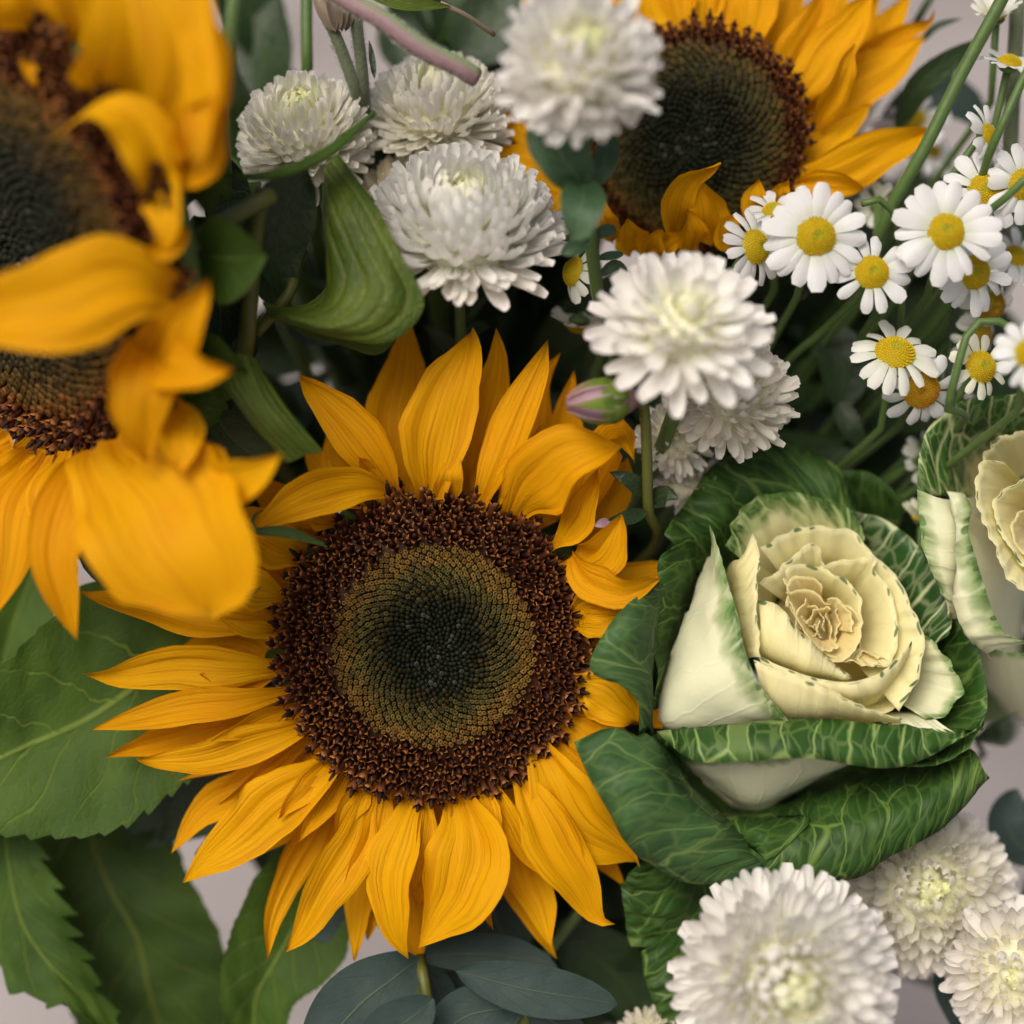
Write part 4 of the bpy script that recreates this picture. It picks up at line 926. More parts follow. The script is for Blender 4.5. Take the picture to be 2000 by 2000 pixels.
tube('stem', [P(2030, 1060, -34), P(1990, 1350, -60), BIND.lerp(kb2, 0.4), BIND, Vector((BIND.x + 0.02, BIND.y + .01, 0))], 0.007, 0.005, M_KPALE, kale2, n=20, sides=10)

# ------------------------------------------------------------------ chrysanthemums
def unit_petal(name, width, bend0, bend1, cup, tip, mat, nl=9, nw=5, pinch=0.5):
    V = []; uvs = []
    y = z = 0.0; th = bend0
    for i in range(nl):
        t = i / (nl - 1)
        if i:
            th = lerp(bend0, bend1, t); y += math.cos(th) / (nl - 1); z += math.sin(th) / (nl - 1)
        s_ = max(0.0, (t - tip) / (1 - tip))
        wd = width * 0.5 * (pinch + (1 - pinch) * sstep(0, tip, t)) * max(0.56, math.sqrt(max(0, 1 - s_ ** 2.6)))
        for k in range(nw):
            u = 2 * k / (nw - 1) - 1
            h = cup * width * u * u * (0.4 + 0.6 * t) + abs(cup) * 0.25 * width * s_ * s_ * (1 - u * u) * 0.6
            V.append((u * wd, y - math.sin(th) * h, z + math.cos(th) * h)); uvs.append((k / (nw - 1), t))
    return make_mesh(name, V, grid_faces(nl, nw), [mat], uvs=uvs, uvm=uvs)
PW = 0.24
CH_IN = [unit_petal('petal', PW, 0.1, b, c_, 0.72, M_WHITE) for b, c_ in ((1.3, 0.5), (1.0, 0.45), (1.15, 0.55))]
CH_MID = [unit_petal('petal', PW, 0.0, b, c_, 0.72, M_WHITE) for b, c_ in ((0.8, 0.45), (0.6, 0.4), (0.95, 0.5))]
CH_OUT = [unit_petal('petal', PW, -0.1, b, c_, 0.72, M_WHITE) for b, c_ in ((0.45, 0.32), (0.2, 0.28), (0.65, 0.36))]
M_CORE = mat_plain('chrysanthemum_core', (0.74, 0.72, 0.50), 0.6)
M_CALYX = mat_plain('chrysanthemum_calyx', (0.05, 0.09, 0.025), 0.6)

def chrys(px, py, z, Rpx, n, label, N=190, squash=0.8, phimax=112, tint=(1, 1, 1), loose=0.0, stem_r=0.0018, long_out=1.0, visible_stem=None, seed=1, pw=0.172):
    r = random.Random(seed * 31 + 5)
    c = P(px, py, z); R = pxs(Rpx, z) * 0.92; n = DV(*n)
    e1, e2, n = basis(n, r.random() * 6)
    t = thing('chrysanthemum', label, 'chrysanthemum', c, 'white chrysanthemums')
    cc = c - n * R * 0.30
    ball('core', cc, n, R * 0.60, -0.55, 0.95 * squash, M_CORE, t)
    GA = math.pi * (3 - math.sqrt(5))
    for i in range(N):
        f = (i + 0.5) / N
        phi = math.radians(phimax) * f ** (0.56)
        a = i * GA + r.uniform(-0.06, 0.06)
        er = e1 * math.cos(a) + e2 * math.sin(a)
        ph = phi + r.uniform(-0.035, 0.035) * (1 + 3 * loose)
        d = er * math.sin(ph) + n * math.cos(ph)
        up = n * math.sin(ph) - er * math.cos(ph)
        sq = lerp(squash, 1.0, math.sin(min(ph, math.pi / 2)))
        b0 = 0.46
        if f < 0.08: me = r.choice(CH_IN); L = R * 0.50
        elif f < 0.70: me = r.choice(CH_IN if r.random() < 0.15 else CH_MID); L = R * lerp(0.54, 0.66, f)
        else: me = r.choice(CH_OUT if r.random() < 0.7 + loose else CH_MID); L = R * lerp(0.62, 0.72, (f - 0.7) / 0.3) * long_out; b0 = 0.38
        if loose and f > 0.15 and r.random() < loose: me = r.choice(CH_OUT); L *= 1.15
        L *= sq * r.uniform(0.93, 1.06)
        spin = r.uniform(-0.16, 0.16) * (1 + 2 * loose)
        ex = up.cross(d) * -1; ex = (d.cross(up)).normalized()
        rot = Matrix.Rotation(spin, 3, d)
        ex = rot @ ex; ez = rot @ up
        wscale = r.uniform(0.85, 1.1) * (1.0 + 0.15 * loose)
        o = add('petal', me, t)
        base = (cc + d * R * b0 * sq) - c
        o.matrix_basis = frame_mat(base, ex, d, ez, R * pw * wscale / PW * lerp(0.8, 1.1, f), L, L)
        g_ = sstep(0.16, 0.0, f)
        k = r.uniform(0.93, 1.05)
        o.color = (tint[0] * k * lerp(1, 0.95, g_), tint[1] * k, tint[2] * k * lerp(1, 0.55, g_), 1)
    V = []
    ball('calyx', c - n * R * 0.52, n, R * 0.36, -0.55, 0.5, M_CALYX, t)
    if visible_stem:
        pts = [c - n * R * 0.6] + [P(*q) for q in visible_stem]
        last = pts[-1]
        j = Vector((r.uniform(-1, 1) * 0.014, r.uniform(-1, 1) * 0.014, 0))
        pts += [last.lerp(BIND + j, 0.5) + Vector((0, 0.012, 0)), BIND + j, Vector((BIND.x + j.x * 3, BIND.y + j.y * 3, 0))]
        tube('stem', pts, stem_r * 0.85, stem_r, M_STEM, t, n=100)
    else: stem_to_ground(t, c - n * R * 0.6, (-n + Vector((0, 0, -0.5))).normalized(), stem_r)
    return t

CR = (1.0, 0.985, 0.91)
WH = (1.0, 0.99, 0.97)
chrys(590, 240, -4, 146, (-0.05, 0.62, 0.78), 'creamy pompon chrysanthemum above the curled leaf, next to the curling sunflower', N=280, squash=0.95, tint=CR, seed=1, phimax=120)
chrys(855, 192, -12, 148, (0.0, 0.72, 0.68), 'cream chrysanthemum half hidden by the pinkish hairy stem lying across it', N=270, squash=0.85, tint=CR, seed=2, long_out=1.15)
chrys(1138, 106, 42, 164, (0.05, 0.30, 0.95), 'white chrysanthemum held high in front of the smaller sunflower disc', N=250, squash=0.9, tint=WH, loose=0.35, seed=3, stem_r=0.0017,
      visible_stem=[(1140, 260, 26), (1146, 362, 22), (1154, 471, 14), (1168, 580, 4), (1180, 680, -20)])
ch_d = chrys(905, 416, 9, 208, (0.03, 0.70, 0.72), 'large domed white chrysanthemum touching the curled green leaf, yellowish-green in its middle', N=298, squash=0.66, tint=(1, 1, 0.97), seed=4, long_out=1.10, phimax=102, stem_r=0.0014,
      visible_stem=[(897, 560, -6), (900, 650, -14), (905, 760, -40)])
chrys(790, 378, -14, 112, (-0.2, 0.5, 0.84), 'faded cream chrysanthemum peeping out behind the large domed white one', N=130, squash=0.8, tint=(1.0, 0.93, 0.78), seed=5)
chrys(1340, 612, 30, 152, (0.05, 0.5, 0.86), 'loose white chrysanthemum with long separate petals beside the small green bud', N=96, squash=0.62, tint=WH, loose=0.85, seed=6, long_out=1.3, pw=0.24)
ch_g = chrys(1440, 755, 4, 134, (0.25, 0.42, 0.86), 'cream-white chrysanthemum tucked under the loose-petalled one above the kale', N=200, squash=0.8, tint=(1, 0.97, 0.90), seed=7, loose=0.3)
chrys(1318, 850, -6, 84, (-0.1, 0.2, 0.95), 'small half-open white chrysanthemum behind the olive stem of the bud', N=90, squash=0.8, tint=(0.98, 0.96, 0.9), seed=8, loose=0.3)
chrys(1345, 930, -16, 80, (0.1, 0.5, 0.85), 'greyish white chrysanthemum low behind the top leaf of the kale', N=90, squash=0.8, tint=(0.95, 0.94, 0.9), seed=9, loose=0.3)
chrys(1545, 1930, 26, 222, (0.0, 0.12, 1.0), 'largest white chrysanthemum below the kale, with a bright greenish-yellow eye', N=298, squash=0.72, tint=WH, seed=10, long_out=1.15, pw=0.16)
chrys(1818, 1738, -13, 180, (-0.15, 0.20, 0.95), 'round creamy pompon chrysanthemum tucked under the edge of the kale\'s lowest broad leaf', N=298, squash=0.95, tint=(1, 0.98, 0.91), seed=11, pw=0.16)
chrys(1985, 1905, 2, 156, (-0.3, 0.15, 0.94), 'pinkish-cream chrysanthemum beside the round pompon, over the dark smooth leaves', N=170, squash=0.8, tint=(1, 0.97, 0.93), seed=12, loose=0.2)
chrys(1270, 2030, -10, 70, (0, 0.2, 0.98), 'small cream chrysanthemum peeping out beneath the lowest kale leaf', N=80, tint=(1, 0.95, 0.82), seed=13)

# leaves on the tall chrysanthemum stem
sp = [o for o in col.objects if o.get('label', '').startswith('white chrysanthemum held high')][0]
for pts, wd in (([(1138, 372, 24), (1112, 325, 30), (1075, 275, 32), (1030, 240, 30)], 96), ([(1146, 352, 24), (1136, 400, 32), (1126, 440, 32), (1116, 462, 30)], 84), ([(1152, 368, 22), (1178, 325, 24), (1190, 290, 22), (1198, 262, 20)], 46),
                ([(1150, 470, 18), (1125, 482, 20), (1096, 497, 20)], 32), ([(1158, 462, 14), (1180, 452, 14), (1204, 450, 12)], 26), ([(1165, 505, 10), (1190, 500, 10), (1218, 497, 8)], 18), ([(1170, 540, 8), (1200, 520, 8), (1225, 535, 6)], 24)):
    petal('leaf', pts, wd, M_MLEAF, sp, prof=prof_oval, nl=14, nw=9, cup=0.12, wave=0.2)
for pts, wd in (([(905, 700, -20), (860, 660, -18), (825, 632, -18)], 34), ([(902, 640, -14), (935, 600, -12), (962, 572, -12)], 16), ([(900, 680, -20), (930, 640, -22), (960, 640, -24)], 30)):
    petal('leaf', pts, wd, M_DLEAF, ch_d, prof=prof_leaf, nl=10, nw=7)
for pts, wd in (([(870, 282, -18), (930, 300, -20), (980, 340, -24)], 46), ([(800, 280, -20), (740, 300, -22), (700, 320, -26)], 50)):
    petal('leaf', pts, wd, M_DLEAF, [o for o in col.objects if o.get('label', '').startswith('cream chrysanthemum half')][0], prof=prof_leaf, nl=10, nw=7)

# ------------------------------------------------------------------ bud with its stem
bc = P(1240, 778, 16)
bud = thing('flower_bud', 'unopened green bud with purple-edged bracts leaning over the open sunflower', 'bud', bc)
bd = DV(-1, -0.1, 0.25); BL = pxs(140, 16)
def mat_bud():
    t = NT('bud_bract'); _, u, v = t.uv(); tc = t.node('TexCoord').outputs['Object']; n = t.noise(tc, 260.0, 3.0)
    c = t.mix(t.smooth(n, 0.45, 0.7), (0.13, 0.19, 0.02), (0.06, 0.11, 0.015))
    a = t.math('MULTIPLY', t.math('ABSOLUTE', t.math('SUBTRACT', u, 0.5)), 2.0)
    m = t.smooth(t.math('ADD', t.math('MULTIPLY', v, 0.8), t.math('ADD', t.math('MULTIPLY', a, 0.35), t.math('MULTIPLY', n, 0.3))), 0.80, 1.0)
    c = t.mix(m, c, (0.30, 0.14, 0.15))
    c = t.mix(t.math('MULTIPLY', t.smooth(a, 0.75, 1.0), t.smooth(v, 0.3, 0.7)), c, (0.42, 0.34, 0.36))
    return t.finish(c, 0.55, 0.15, None, n, 0.3, 0.0004, 0.2)
M_BUD = mat_bud()
M_BUDP = mat_plain('bud_tip', (0.38, 0.27, 0.30), 0.5, 0.2, 0.4, 160, color2=(0.20, 0.07, 0.08))
e1, e2, _ = basis(bd)
V = []; F = []
for q in range(9):
    t_ = q / 8; rr = BL * 0.30 * (math.sin(math.pi * min(1, 0.12 + t_ * 0.86)) ** 0.8)
    for s in range(12):
        a = 2 * math.pi * s / 12; V.append(bc + bd * BL * t_ + (e1 * math.cos(a) + e2 * math.sin(a)) * rr)
F = [(q * 12 + s, q * 12 + (s + 1) % 12, (q + 1) * 12 + (s + 1) % 12, (q + 1) * 12 + s) for q in range(8) for s in range(12)]
add_world('bud_core', V, F, [M_BUDP], bud)
for i in range(11):
    a = 2 * math.pi * i / 11; er = e1 * math.cos(a) + e2 * math.sin(a); L = BL * (0.75 if i % 2 else 0.98)
    petal('bract', [bc + er * BL * 0.06, bc + bd * L * 0.35 + er * BL * 0.31, bc + bd * L * 0.75 + er * BL * 0.28, bc + bd * L * 1.02 + er * BL * 0.10], BL * 0.26, M_BUD, bud, world=True, nhint=er, cup=-0.1, nl=10, nw=7, prof=prof_leaf)
tube('stem', [bc, P(1258, 790, 12), P(1263, 880, 8), P(1266, 1000, 0), P(1268, 1080, -20), BIND.lerp(bc, 0.4), BIND, Vector((BIND.x - 0.02, BIND.y, 0))], 0.0012, 0.0017, M_OLIVE, bud, n=100)
for pts, wd, m in (([(1264, 965, 2), (1230, 938, 6), (1190, 922, 6)], 34, M_DLEAF), ([(1264, 1000, 2), (1220, 1012, 5), (1180, 1020, 5)], 30, M_DLEAF), ([(1266, 985, 0), (1300, 965, 3), (1325, 975, 4)], 40, M_DLEAF), ([(1190, 1018, 7), (1175, 1022, 8), (1160, 1028, 8)], 18, M_BUDP)):
    petal('leaf', pts, wd, m, bud, prof=prof_leaf, nl=10, nw=7)

# ------------------------------------------------------------------ daisies (feverfew)
DZ = [unit_petal('petal', w_, 0.18, b, -c_, 0.72, M_DAISY, nl=7, nw=5, pinch=0.55) for w_, b, c_ in ((0.44, -0.25, 0.16), (0.40, -0.45, 0.2), (0.48, -0.1, 0.14), (0.36, -0.6, 0.2))]
def daisy_disc(k):
    r = random.Random(k); V = []; F = []; C = []
    rings, seg = 8, 28
    def hgt(x): return 0.62 * (1 - x ** 2.2) - 0.16 * math.exp(-(x / 0.2) ** 2)
    for q in range(rings + 1):
        x = q / rings
        for s in range(seg):
            a = 2 * math.pi * s / seg; V.append((max(.01, x) * math.cos(a), max(.01, x) * math.sin(a), hgt(x) - 0.05)); C.append((0.42, 0.30, 0.008))
    for q in range(rings): F += [(q * seg + s, q * seg + (s + 1) % seg, (q + 1) * seg + (s + 1) % seg, (q + 1) * seg + s) for s in range(seg)]
    GA = math.pi * (3 - math.sqrt(5)); N = 210
    for i in range(N):
        x = math.sqrt((i + .5) / N); a = i * GA; rr = 0.066
        cx, cy, cz = x * math.cos(a), x * math.sin(a), hgt(x)
        cc = (0.62, 0.42, 0.008) if x > 0.3 else (0.40, 0.40, 0.02)
        if k == 1: cc = (0.52, 0.24, 0.012)
        if k == 2: cc = (0.30, 0.17, 0.012)
        cc = tuple(v * r.uniform(0.8, 1.15) for v in cc); b = len(V)
        for s in range(5):
            an = 2 * math.pi * s / 5; V.append((cx + rr * math.cos(an), cy + rr * math.sin(an), cz - 0.03)); C.append(tuple(v * 0.55 for v in cc))
        V.append((cx * 1.03, cy * 1.03, cz + 0.075)); C.append(cc)
        F += [(b + s, b + (s + 1) % 5, b + 5) for s in range(5)]
    return make_mesh('disc', V, F, [M_DISC], cols=C)
DDISC = [daisy_disc(k) for k in range(3)]

def daisy(px, py, z, Rpx, n, label, NP=15, discR=0.40, droop=0.0, dk=0, tint=(1, 1, 1), seed=0, stem=None, gap=None, group='small white daisies', stem_r=0.0009):
    r = random.Random(seed * 17 + 3)
    c = P(px, py, z); R = pxs(Rpx, z); n = DV(*n)
    e1, e2, n = basis(n, r.random() * 6)
    t = thing('daisy', label, 'daisy', c, group)
    d = add('disc', DDISC[dk], t); d.matrix_basis = frame_mat(Vector((0, 0, 0)), e1, e2, n, R * discR, R * discR, R * discR)
    for i in range(NP):
        if gap and gap[0] <= i < gap[1]: continue
        a = 2 * math.pi * (i + r.uniform(-0.22, 0.22)) / NP
        er = e1 * math.cos(a) + e2 * math.sin(a)
        el = droop + r.uniform(-0.14, 0.14)
        y = er * math.cos(el) - n * math.sin(el); up = n * math.cos(el) + er * math.sin(el)
        rot = Matrix.Rotation(r.uniform(-0.3, 0.3), 3, y)
        ex = rot @ (y.cross(up)).normalized(); up = rot @ up
        L = R * (1.02 - discR * 0.75) * r.uniform(0.88, 1.06)
        o = add('petal', r.choice(DZ), t)
        o.matrix_basis = frame_mat(er * R * discR * 0.75 + n * R * r.uniform(-0.03, 0.03), ex, y, up, L * 1.05 * (15 / NP) ** 0.5, L, L)
        k = r.uniform(0.95, 1.04); o.color = (tint[0] * k, tint[1] * k, tint[2] * k, 1)
    ball('calyx', c - n * R * 0.12, n, R * discR * 0.85, -0.6, 0.35, M_STEM, t)
    if stem:
        pts = [c - n * R * 0.3] + [P(*q) for q in stem]
        j = Vector((r.uniform(-1, 1) * 0.015, r.uniform(-1, 1) * 0.015, 0))
        pts += [pts[-1].lerp(BIND + j, 0.5) + Vector((0, 0.01, 0)), BIND + j, Vector((BIND.x + 3 * j.x, BIND.y + 3 * j.y, 0))]
        tube('stem', pts, stem_r * 0.9, stem_r, M_STEM, t, n=100, sides=7)
    else: stem_to_ground(t, c - n * R * 0.3, (-n * 0.6 + Vector((0, 0, -0.8))).normalized(), stem_r, lead=0.02, sides=7)
    return t
DY = (1.0, 1.0, 0.9)
daisy(1594, 462, 12, 104, (0.05, 0.0, 1), 'fully open white daisy at the foot of the smaller sunflower', NP=17, discR=0.38, seed=1)
daisy(1476, 482, 4, 82, (0.62, 0.05, 0.78), 'white daisy turned sideways, pressed against the widest daisy below the sunflower', NP=14, discR=0.42, droop=0.1, seed=2)
daisy(1703, 532, 10, 84, (0.0, 0.1, 1), 'white daisy between the two widest daisies, slightly lower', NP=12, discR=0.40, seed=3, stem=[(1720, 590, -6), (1679, 661, -16), (1620, 760, -40)])
daisy(1848, 452, 13, 104, (-0.05, 0.12, 1), 'fully open white daisy beside the long bright green stem', NP=17, discR=0.36, seed=4)
daisy(1903, 532, 2, 84, (0.25, -0.1, 0.95), 'white daisy half hidden under the petals of the one by the green stem', NP=14, discR=0.40, dk=0, seed=5)
daisy(1925, 372, 2, 84, (-0.1, 0.15, 0.97), 'white daisy with raised petals above the fully open one by the stem', NP=12, discR=0.42, seed=6)
daisy(1998, 360, 4, 78, (0.2, 0.0, 1), 'white daisy crossed by a thin bright green stem', NP=13, discR=0.40, seed=7)
daisy(1748, 688, 4, 92, (0.02, 0.62, 0.78), 'creamy daisy tilted upward with spread narrow petals', NP=15, discR=0.43, tint=DY, seed=8, droop=0.15)
daisy(1800, 762, 0, 84, (0.08, -0.25, 0.95), 'daisy with an orange-brown cone, nodding below the creamy one', NP=12, discR=0.44, dk=1, droop=0.35, seed=9)
daisy(1916, 716, 5, 66, (0.3, 0.1, 0.95), 'small pale greenish daisy with short sparse petals above the paler kale', NP=11, discR=0.50, tint=(1, 1, 0.8), seed=10)
daisy(1935, 600, -8, 66, (0.35, -0.35, 0.85), 'daisy with a brown cone and drooping petals behind the hooked green stem', NP=11, discR=0.50, dk=2, droop=0.5, seed=11, tint=DY)
daisy(1912, 660, -12, 60, (0.3, -0.4, 0.85), 'shaded brown-coned daisy just beneath the other brown-coned one', NP=10, discR=0.5, dk=2, droop=0.5, seed=12, tint=DY)
daisy(1930, 265, 0, 70, (0.75, 0.2, 0.6), 'white daisy seen from the side behind the thin slanting stem', NP=12, discR=0.36, seed=13)
daisy(1972, 122, -2, 64, (0.1, 0.75, 0.55), 'white daisy opening upward near the hairy upright stem', NP=10, discR=0.38, droop=-0.2, seed=14)
daisy(1945, 30, -8, 58, (-0.2, 0.7, 0.6), 'half-closed cream daisy at the top of the long green stems', NP=14, discR=0.36, droop=-0.9, tint=DY, seed=15)
daisy(2012, 690, 30, 74, (-0.2, 0.1, 1), 'white daisy standing well forward, over the hooked stem and paler kale', NP=13, discR=0.4, seed=16)
daisy(1780, 235, -42, 80, (-0.3, 0.5, 0.8), 'white daisy low down behind the petal tips of the smaller sunflower', NP=10, discR=0.36, seed=17)
daisy(1815, 290, -46, 70, (0.3, 0.5, 0.8), 'white daisy low down behind the long bright green stem', NP=10, discR=0.36, seed=18)
daisy(1120, 530, 2, 66, (-0.85, 0.2, 0.5), 'daisy seen edge-on beside the tall chrysanthemum stem', NP=10, discR=0.45, droop=0.4, tint=DY, seed=19)
daisy(1130, 635, -14, 64, (-0.1, -0.85, -0.25), 'shaded daisy hanging face down beneath the edge-on one', NP=11, discR=0.4, droop=0.3, tint=DY, seed=20)
daisy(1810, 905, -22, 60, (0.5, 0.1, 0.8), 'daisy hidden behind the paler kale, only a few petals showing', NP=10, discR=0.4, tint=DY, seed=21)
daisy(1800, 1010, -16, 48, (0.0, 0.9, 0.3), 'half-closed greenish daisy squeezed between the two kales', NP=12, discR=0.4, droop=-1.1, tint=(1, 1, 0.75), seed=22)
daisy(1510, 410, 0, 60, (-0.2, 0.7, 0.7), 'white daisy partly covered, its petals rising against the sunflower petals', NP=10, discR=0.36, seed=23, droop=-0.2)
daisy(1715, 400, -20, 50, (0.2, 0.2, -0.9), 'nodding cream daisy seen from behind under the hooked stem', NP=9, discR=0.4, droop=0.5, tint=DY, seed=24)
daisy(1985, 500, -14, 60, (0.3, 0.4, 0.85), 'white daisy in shade behind the half hidden daisy', NP=11, discR=0.4, seed=25)

# free stems of the daisy sprays
def spray(label, pts, r, mat=M_STEM, name='green_shoot', extra=None):
    W = [P(*q) for q in pts]
    t = thing(name, label, 'shoot', W[0])
    tube('stem', W + ([W[-1].lerp(BIND, 0.5), BIND, Vector((BIND.x, BIND.y + 0.01, 0))] if extra is None else []), r, r * 1.1, mat, t, n=130, sides=9, bump=0.06)
    return t
spray('long bright green stem slanting past the tips of the smaller sunflower', [(1985, -60, 6), (1956, 0, 4), (1880, 140, 0), (1800, 300, -4), (1742, 400, -10), (1712, 480, -16), (1660, 620, -40)], 0.0015)
spray('thin green stem slanting in front of the sideways daisy', [(2040, 80, 12), (2000, 150, 11), (1955, 250, 10), (1930, 305, 6), (1900, 420, -10), (1850, 600, -40)], 0.0010)
spray('thick hairy upright stem beside the daisy opening upward', [(1990, -60, -14), (1985, 60, -14), (1978, 180, -16), (1972, 300, -20), (1960, 420, -30), (1930, 600, -60)], 0.0019, M_HAIRY)
spray('thin bright green stem crossing in front of the cut-off daisy', [(2060, 300, 16), (2000, 352, 15), (1960, 390, 13), (1930, 415, 8), (1900, 470, -6), (1860, 620, -40)], 0.0009)
spray('short hooked green stem between the two widest daisies', [(1684, 398, 4), (1705, 388, 4), (1730, 396, 2), (1750, 425, 0), (1756, 470, -6), (1740, 600, -30)], 0.0008)
spray('bright green stem arching in a hook above the small greenish daisy', [(1985, 648, 10), (1942, 624, 10), (1906, 632, 10), (1886, 661, 10), (1869, 724, 9), (1850, 798, 4), (1840, 860, -12)], 0.0009)
spray('green stem running down from the cluster of daisies into shade', [(1762, 540, -2), (1761, 580, -4), (1758, 640, -10), (1740, 760, -30)], 0.0008)
spray('pale green stem slanting out of the daisy cluster', [(1690, 560, 0), (1658, 595, -4), (1600, 653, -14), (1540, 705, -24), (1480, 790, -40)], 0.0009)
spray('thin dark green stem behind the brown-coned daisies', [(1880, 540, -16), (1860, 640, -18), (1850, 760, -20), (1830, 900, -40)], 0.0008, M_STEMD)
spray('short dark stem above the tips of the smaller sunflower', [(1835, -40, -34), (1815, 0, -34), (1790, 42, -36), (1740, 140, -60)], 0.0010, M_STEMD)

# ------------------------------------------------------------------ eucalyptus sprig
eb = P(819, 1874, -6)
eu = thing('eucalyptus_sprig', 'grey-green eucalyptus sprig with smooth rounded leaves under the open sunflower', 'eucalyptus', eb)
EU = [
 ([(819, 1874, -6), (775, 1905, -2), (700, 1965, 0), (590, 2090, -2)], 150, 12),
 ([(819, 1874, -8), (890, 1862, -10), (990, 1868, -12), (1090, 1892, -12)], 84, -14),
 ([(889, 1895, 6), (985, 1922, 7), (1095, 1944, 7), (1206, 1962, 4)], 98, -18),
 ([(1027, 1969, 2), (960, 1972, 4), (900, 1990, 4), (840, 2040, 2)], 110, 10),
 ([(848, 1952, 10), (805, 1985, 12), (760, 2020, 12), (700, 2090, 10)], 105, 10),
 ([(940, 1700, -26), (965, 1780, -24), (990, 1840, -24), (1015, 1885, -24)], 150, 10),
 ([(790, 1700, -26), (715, 1745, -24), (660, 1790, -22), (600, 1830, -22)], 110, -10),
 ([(1027, 1969, 2), (1070, 1990, 2), (1110, 2020, 0), (1150, 2070, -2)], 80, 10),
 ([(819, 1880, -10), (850, 1920, -14), (862, 1960, -16), (850, 2010, -18)], 66, 0),
 ([(860, 1900, -18), (890, 1930, -20), (905, 1970, -20), (900, 2020, -22)], 100, 0),
 ([(1090, 1800, -34), (1140, 1850, -34), (1200, 1900, -36), (1260, 1990, -38)], 150, 0),
]
for i, (pts, wd, roll) in enumerate(EU):
    petal('leaf', pts, wd, M_DLEAF if i == 10 else M_EUC, eu, roll=roll, prof=prof_oval, cup=0.07, ridge=0.0, wave=0.06, nl=20, nw=11)
tube('stem', [eb + FV * 0.002, P(826, 1905, -3), P(836, 1960, -4), P(850, 2060, -14), P(880, 2150, -60), BIND.lerp(eb, 0.3), BIND, Vector((BIND.x, BIND.y, 0))], 0.0013, 0.0018, M_OLIVE, eu, n=90)
tube('side_stem', [P(1027, 1960, 1), P(1018, 2010, -2), P(960, 2090, -20)], 0.0014, 0.0015, M_OLIVE, eu, n=14)
spray('green stem showing behind the lower petals of the open sunflower', [(1140, 1765, -22), (1121, 1794, -22), (1051, 1888, -24), (1010, 1990, -40)], 0.0013)
eu2 = thing('eucalyptus_sprig', 'dark smooth-leaved eucalyptus sprig behind the pompon flower, beside the bare paving', 'eucalyptus', P(1990, 1600, -40))
for pts, wd in (([(2040, 1680, -30), (1990, 1650, -28), (1965, 1600, -28), (1985, 1540, -30)], 90), ([(1830, 1880, -22), (1850, 1930, -22), (1880, 1980, -22), (1910, 2060, -24)], 70), ([(2050, 1560, -34), (2010, 1600, -34), (1990, 1690, -34)], 80)):
    petal('leaf', pts, wd, M_EUC, eu2, prof=prof_oval, cup=0.07, ridge=0, nl=16, nw=9)
tube('stem', [P(2040, 1600, -34), P(2010, 1720, -40), P(1900, 1950, -70), BIND.lerp(P(1900, 1900, -70), 0.4), BIND, Vector((BIND.x + 0.02, BIND.y, 0))], 0.0012, 0.0016, M_STEMD, eu2, n=26)
sm = thing('leafy_tip', 'small narrow-leaved green tip poking out beside the kale edge', 'foliage', P(1900, 1420, -30))
for k in range(7):
    a = -0.6 + 0.3 * k
    petal('leaf', [(1905, 1440, -32), (1930 + 30 * math.cos(a), 1425 + 25 * math.sin(a), -30), (1955 + 45 * math.cos(a), 1415 + 45 * math.sin(a), -30)], 16, M_DLEAF, sm, prof=prof_leaf, nl=8, nw=5)
tube('stem', [P(1905, 1440, -32), P(1860, 1500, -60), BIND.lerp(P(1860, 1500, -60), 0.4), BIND], 0.0008, 0.001, M_STEMD, sm, n=16)

# ------------------------------------------------------------------ curled leaf and blurred stems near it
cl = thing('curled_foliage', 'big glossy green leaf rolled into a curl beside the domed white chrysanthemum', 'leaf', P(520, 610, 14))
patch('leaf', [[(628, 400, 4), (634, 470, 6), (640, 545, 8), (612, 590, 10), (565, 600, 10), (512, 590, 10)],
               [(636, 330, 14), (638, 420, 17), (648, 510, 19), (648, 590, 20), (600, 615, 19), (520, 606, 14)],
               [(650, 308, 14), (690, 400, 20), (728, 500, 23), (745, 585, 24), (650, 640, 23), (524, 615, 15)],
               [(662, 302, 13), (728, 390, 19), (782, 495, 22), (828, 600, 21), (735, 672, 20), (530, 624, 13)]], M_CLEAF, cl, nu=40, nv=22, swap=True, wrinkle=0.6)
patch('leaf_tip', [[(560, 632, 6), (640, 650, 8), (720, 665, 10), (800, 630, 10), (822, 600, 12)], [(600, 660, 6), (660, 672, 8), (735, 694, 10), (780, 656, 10), (815, 622, 12)]], M_CLEAF, cl, nu=20, nv=6, swap=True)
petal('leaf', [(735, 222, 18), (665, 292, 24), (590, 335, 26), (510, 352, 26), (430, 345, 24)], 62, M_SLEAF, cl, roll=60, prof=prof_leaf, nl=18, nw=9, cup=.2)
petal('leaf', [(600, 330, 20), (560, 400, 18), (540, 480, 14), (560, 580, 8)], 130, M_DLEAF, cl, roll=-20, prof=prof_leaf, nl=14, nw=9)
petal('leaf', [(560, 640, -10), (600, 655, -12), (680, 668, -14)], 34, M_EUC, cl, roll=30, prof=prof_leaf, nl=10, nw=7)
tube('side_stem', [P(535, 380, 26), P(470, 415, 28), P(410, 450, 30), P(350, 500, 26), P(300, 560, 10)], 0.0018, 0.002, M_OLIVE, cl, n=18)
tube('stem', [P(515, 370, 24), P(500, 450, 20), P(490, 560, 16), P(482, 680, 10), P(480, 800, -20), BIND.lerp(P(480, 800, -20), 0.4), BIND, Vector((BIND.x - 0.03, BIND.y, 0))], 0.0019, 0.002, M_OLIVE, cl, n=90)
tube('side_stem', [P(585, 485, 8), P(578, 530, 8), P(560, 580, 10), P(500, 650, 8)], 0.0013, 0.0014, M_OLIVE, cl, n=14)

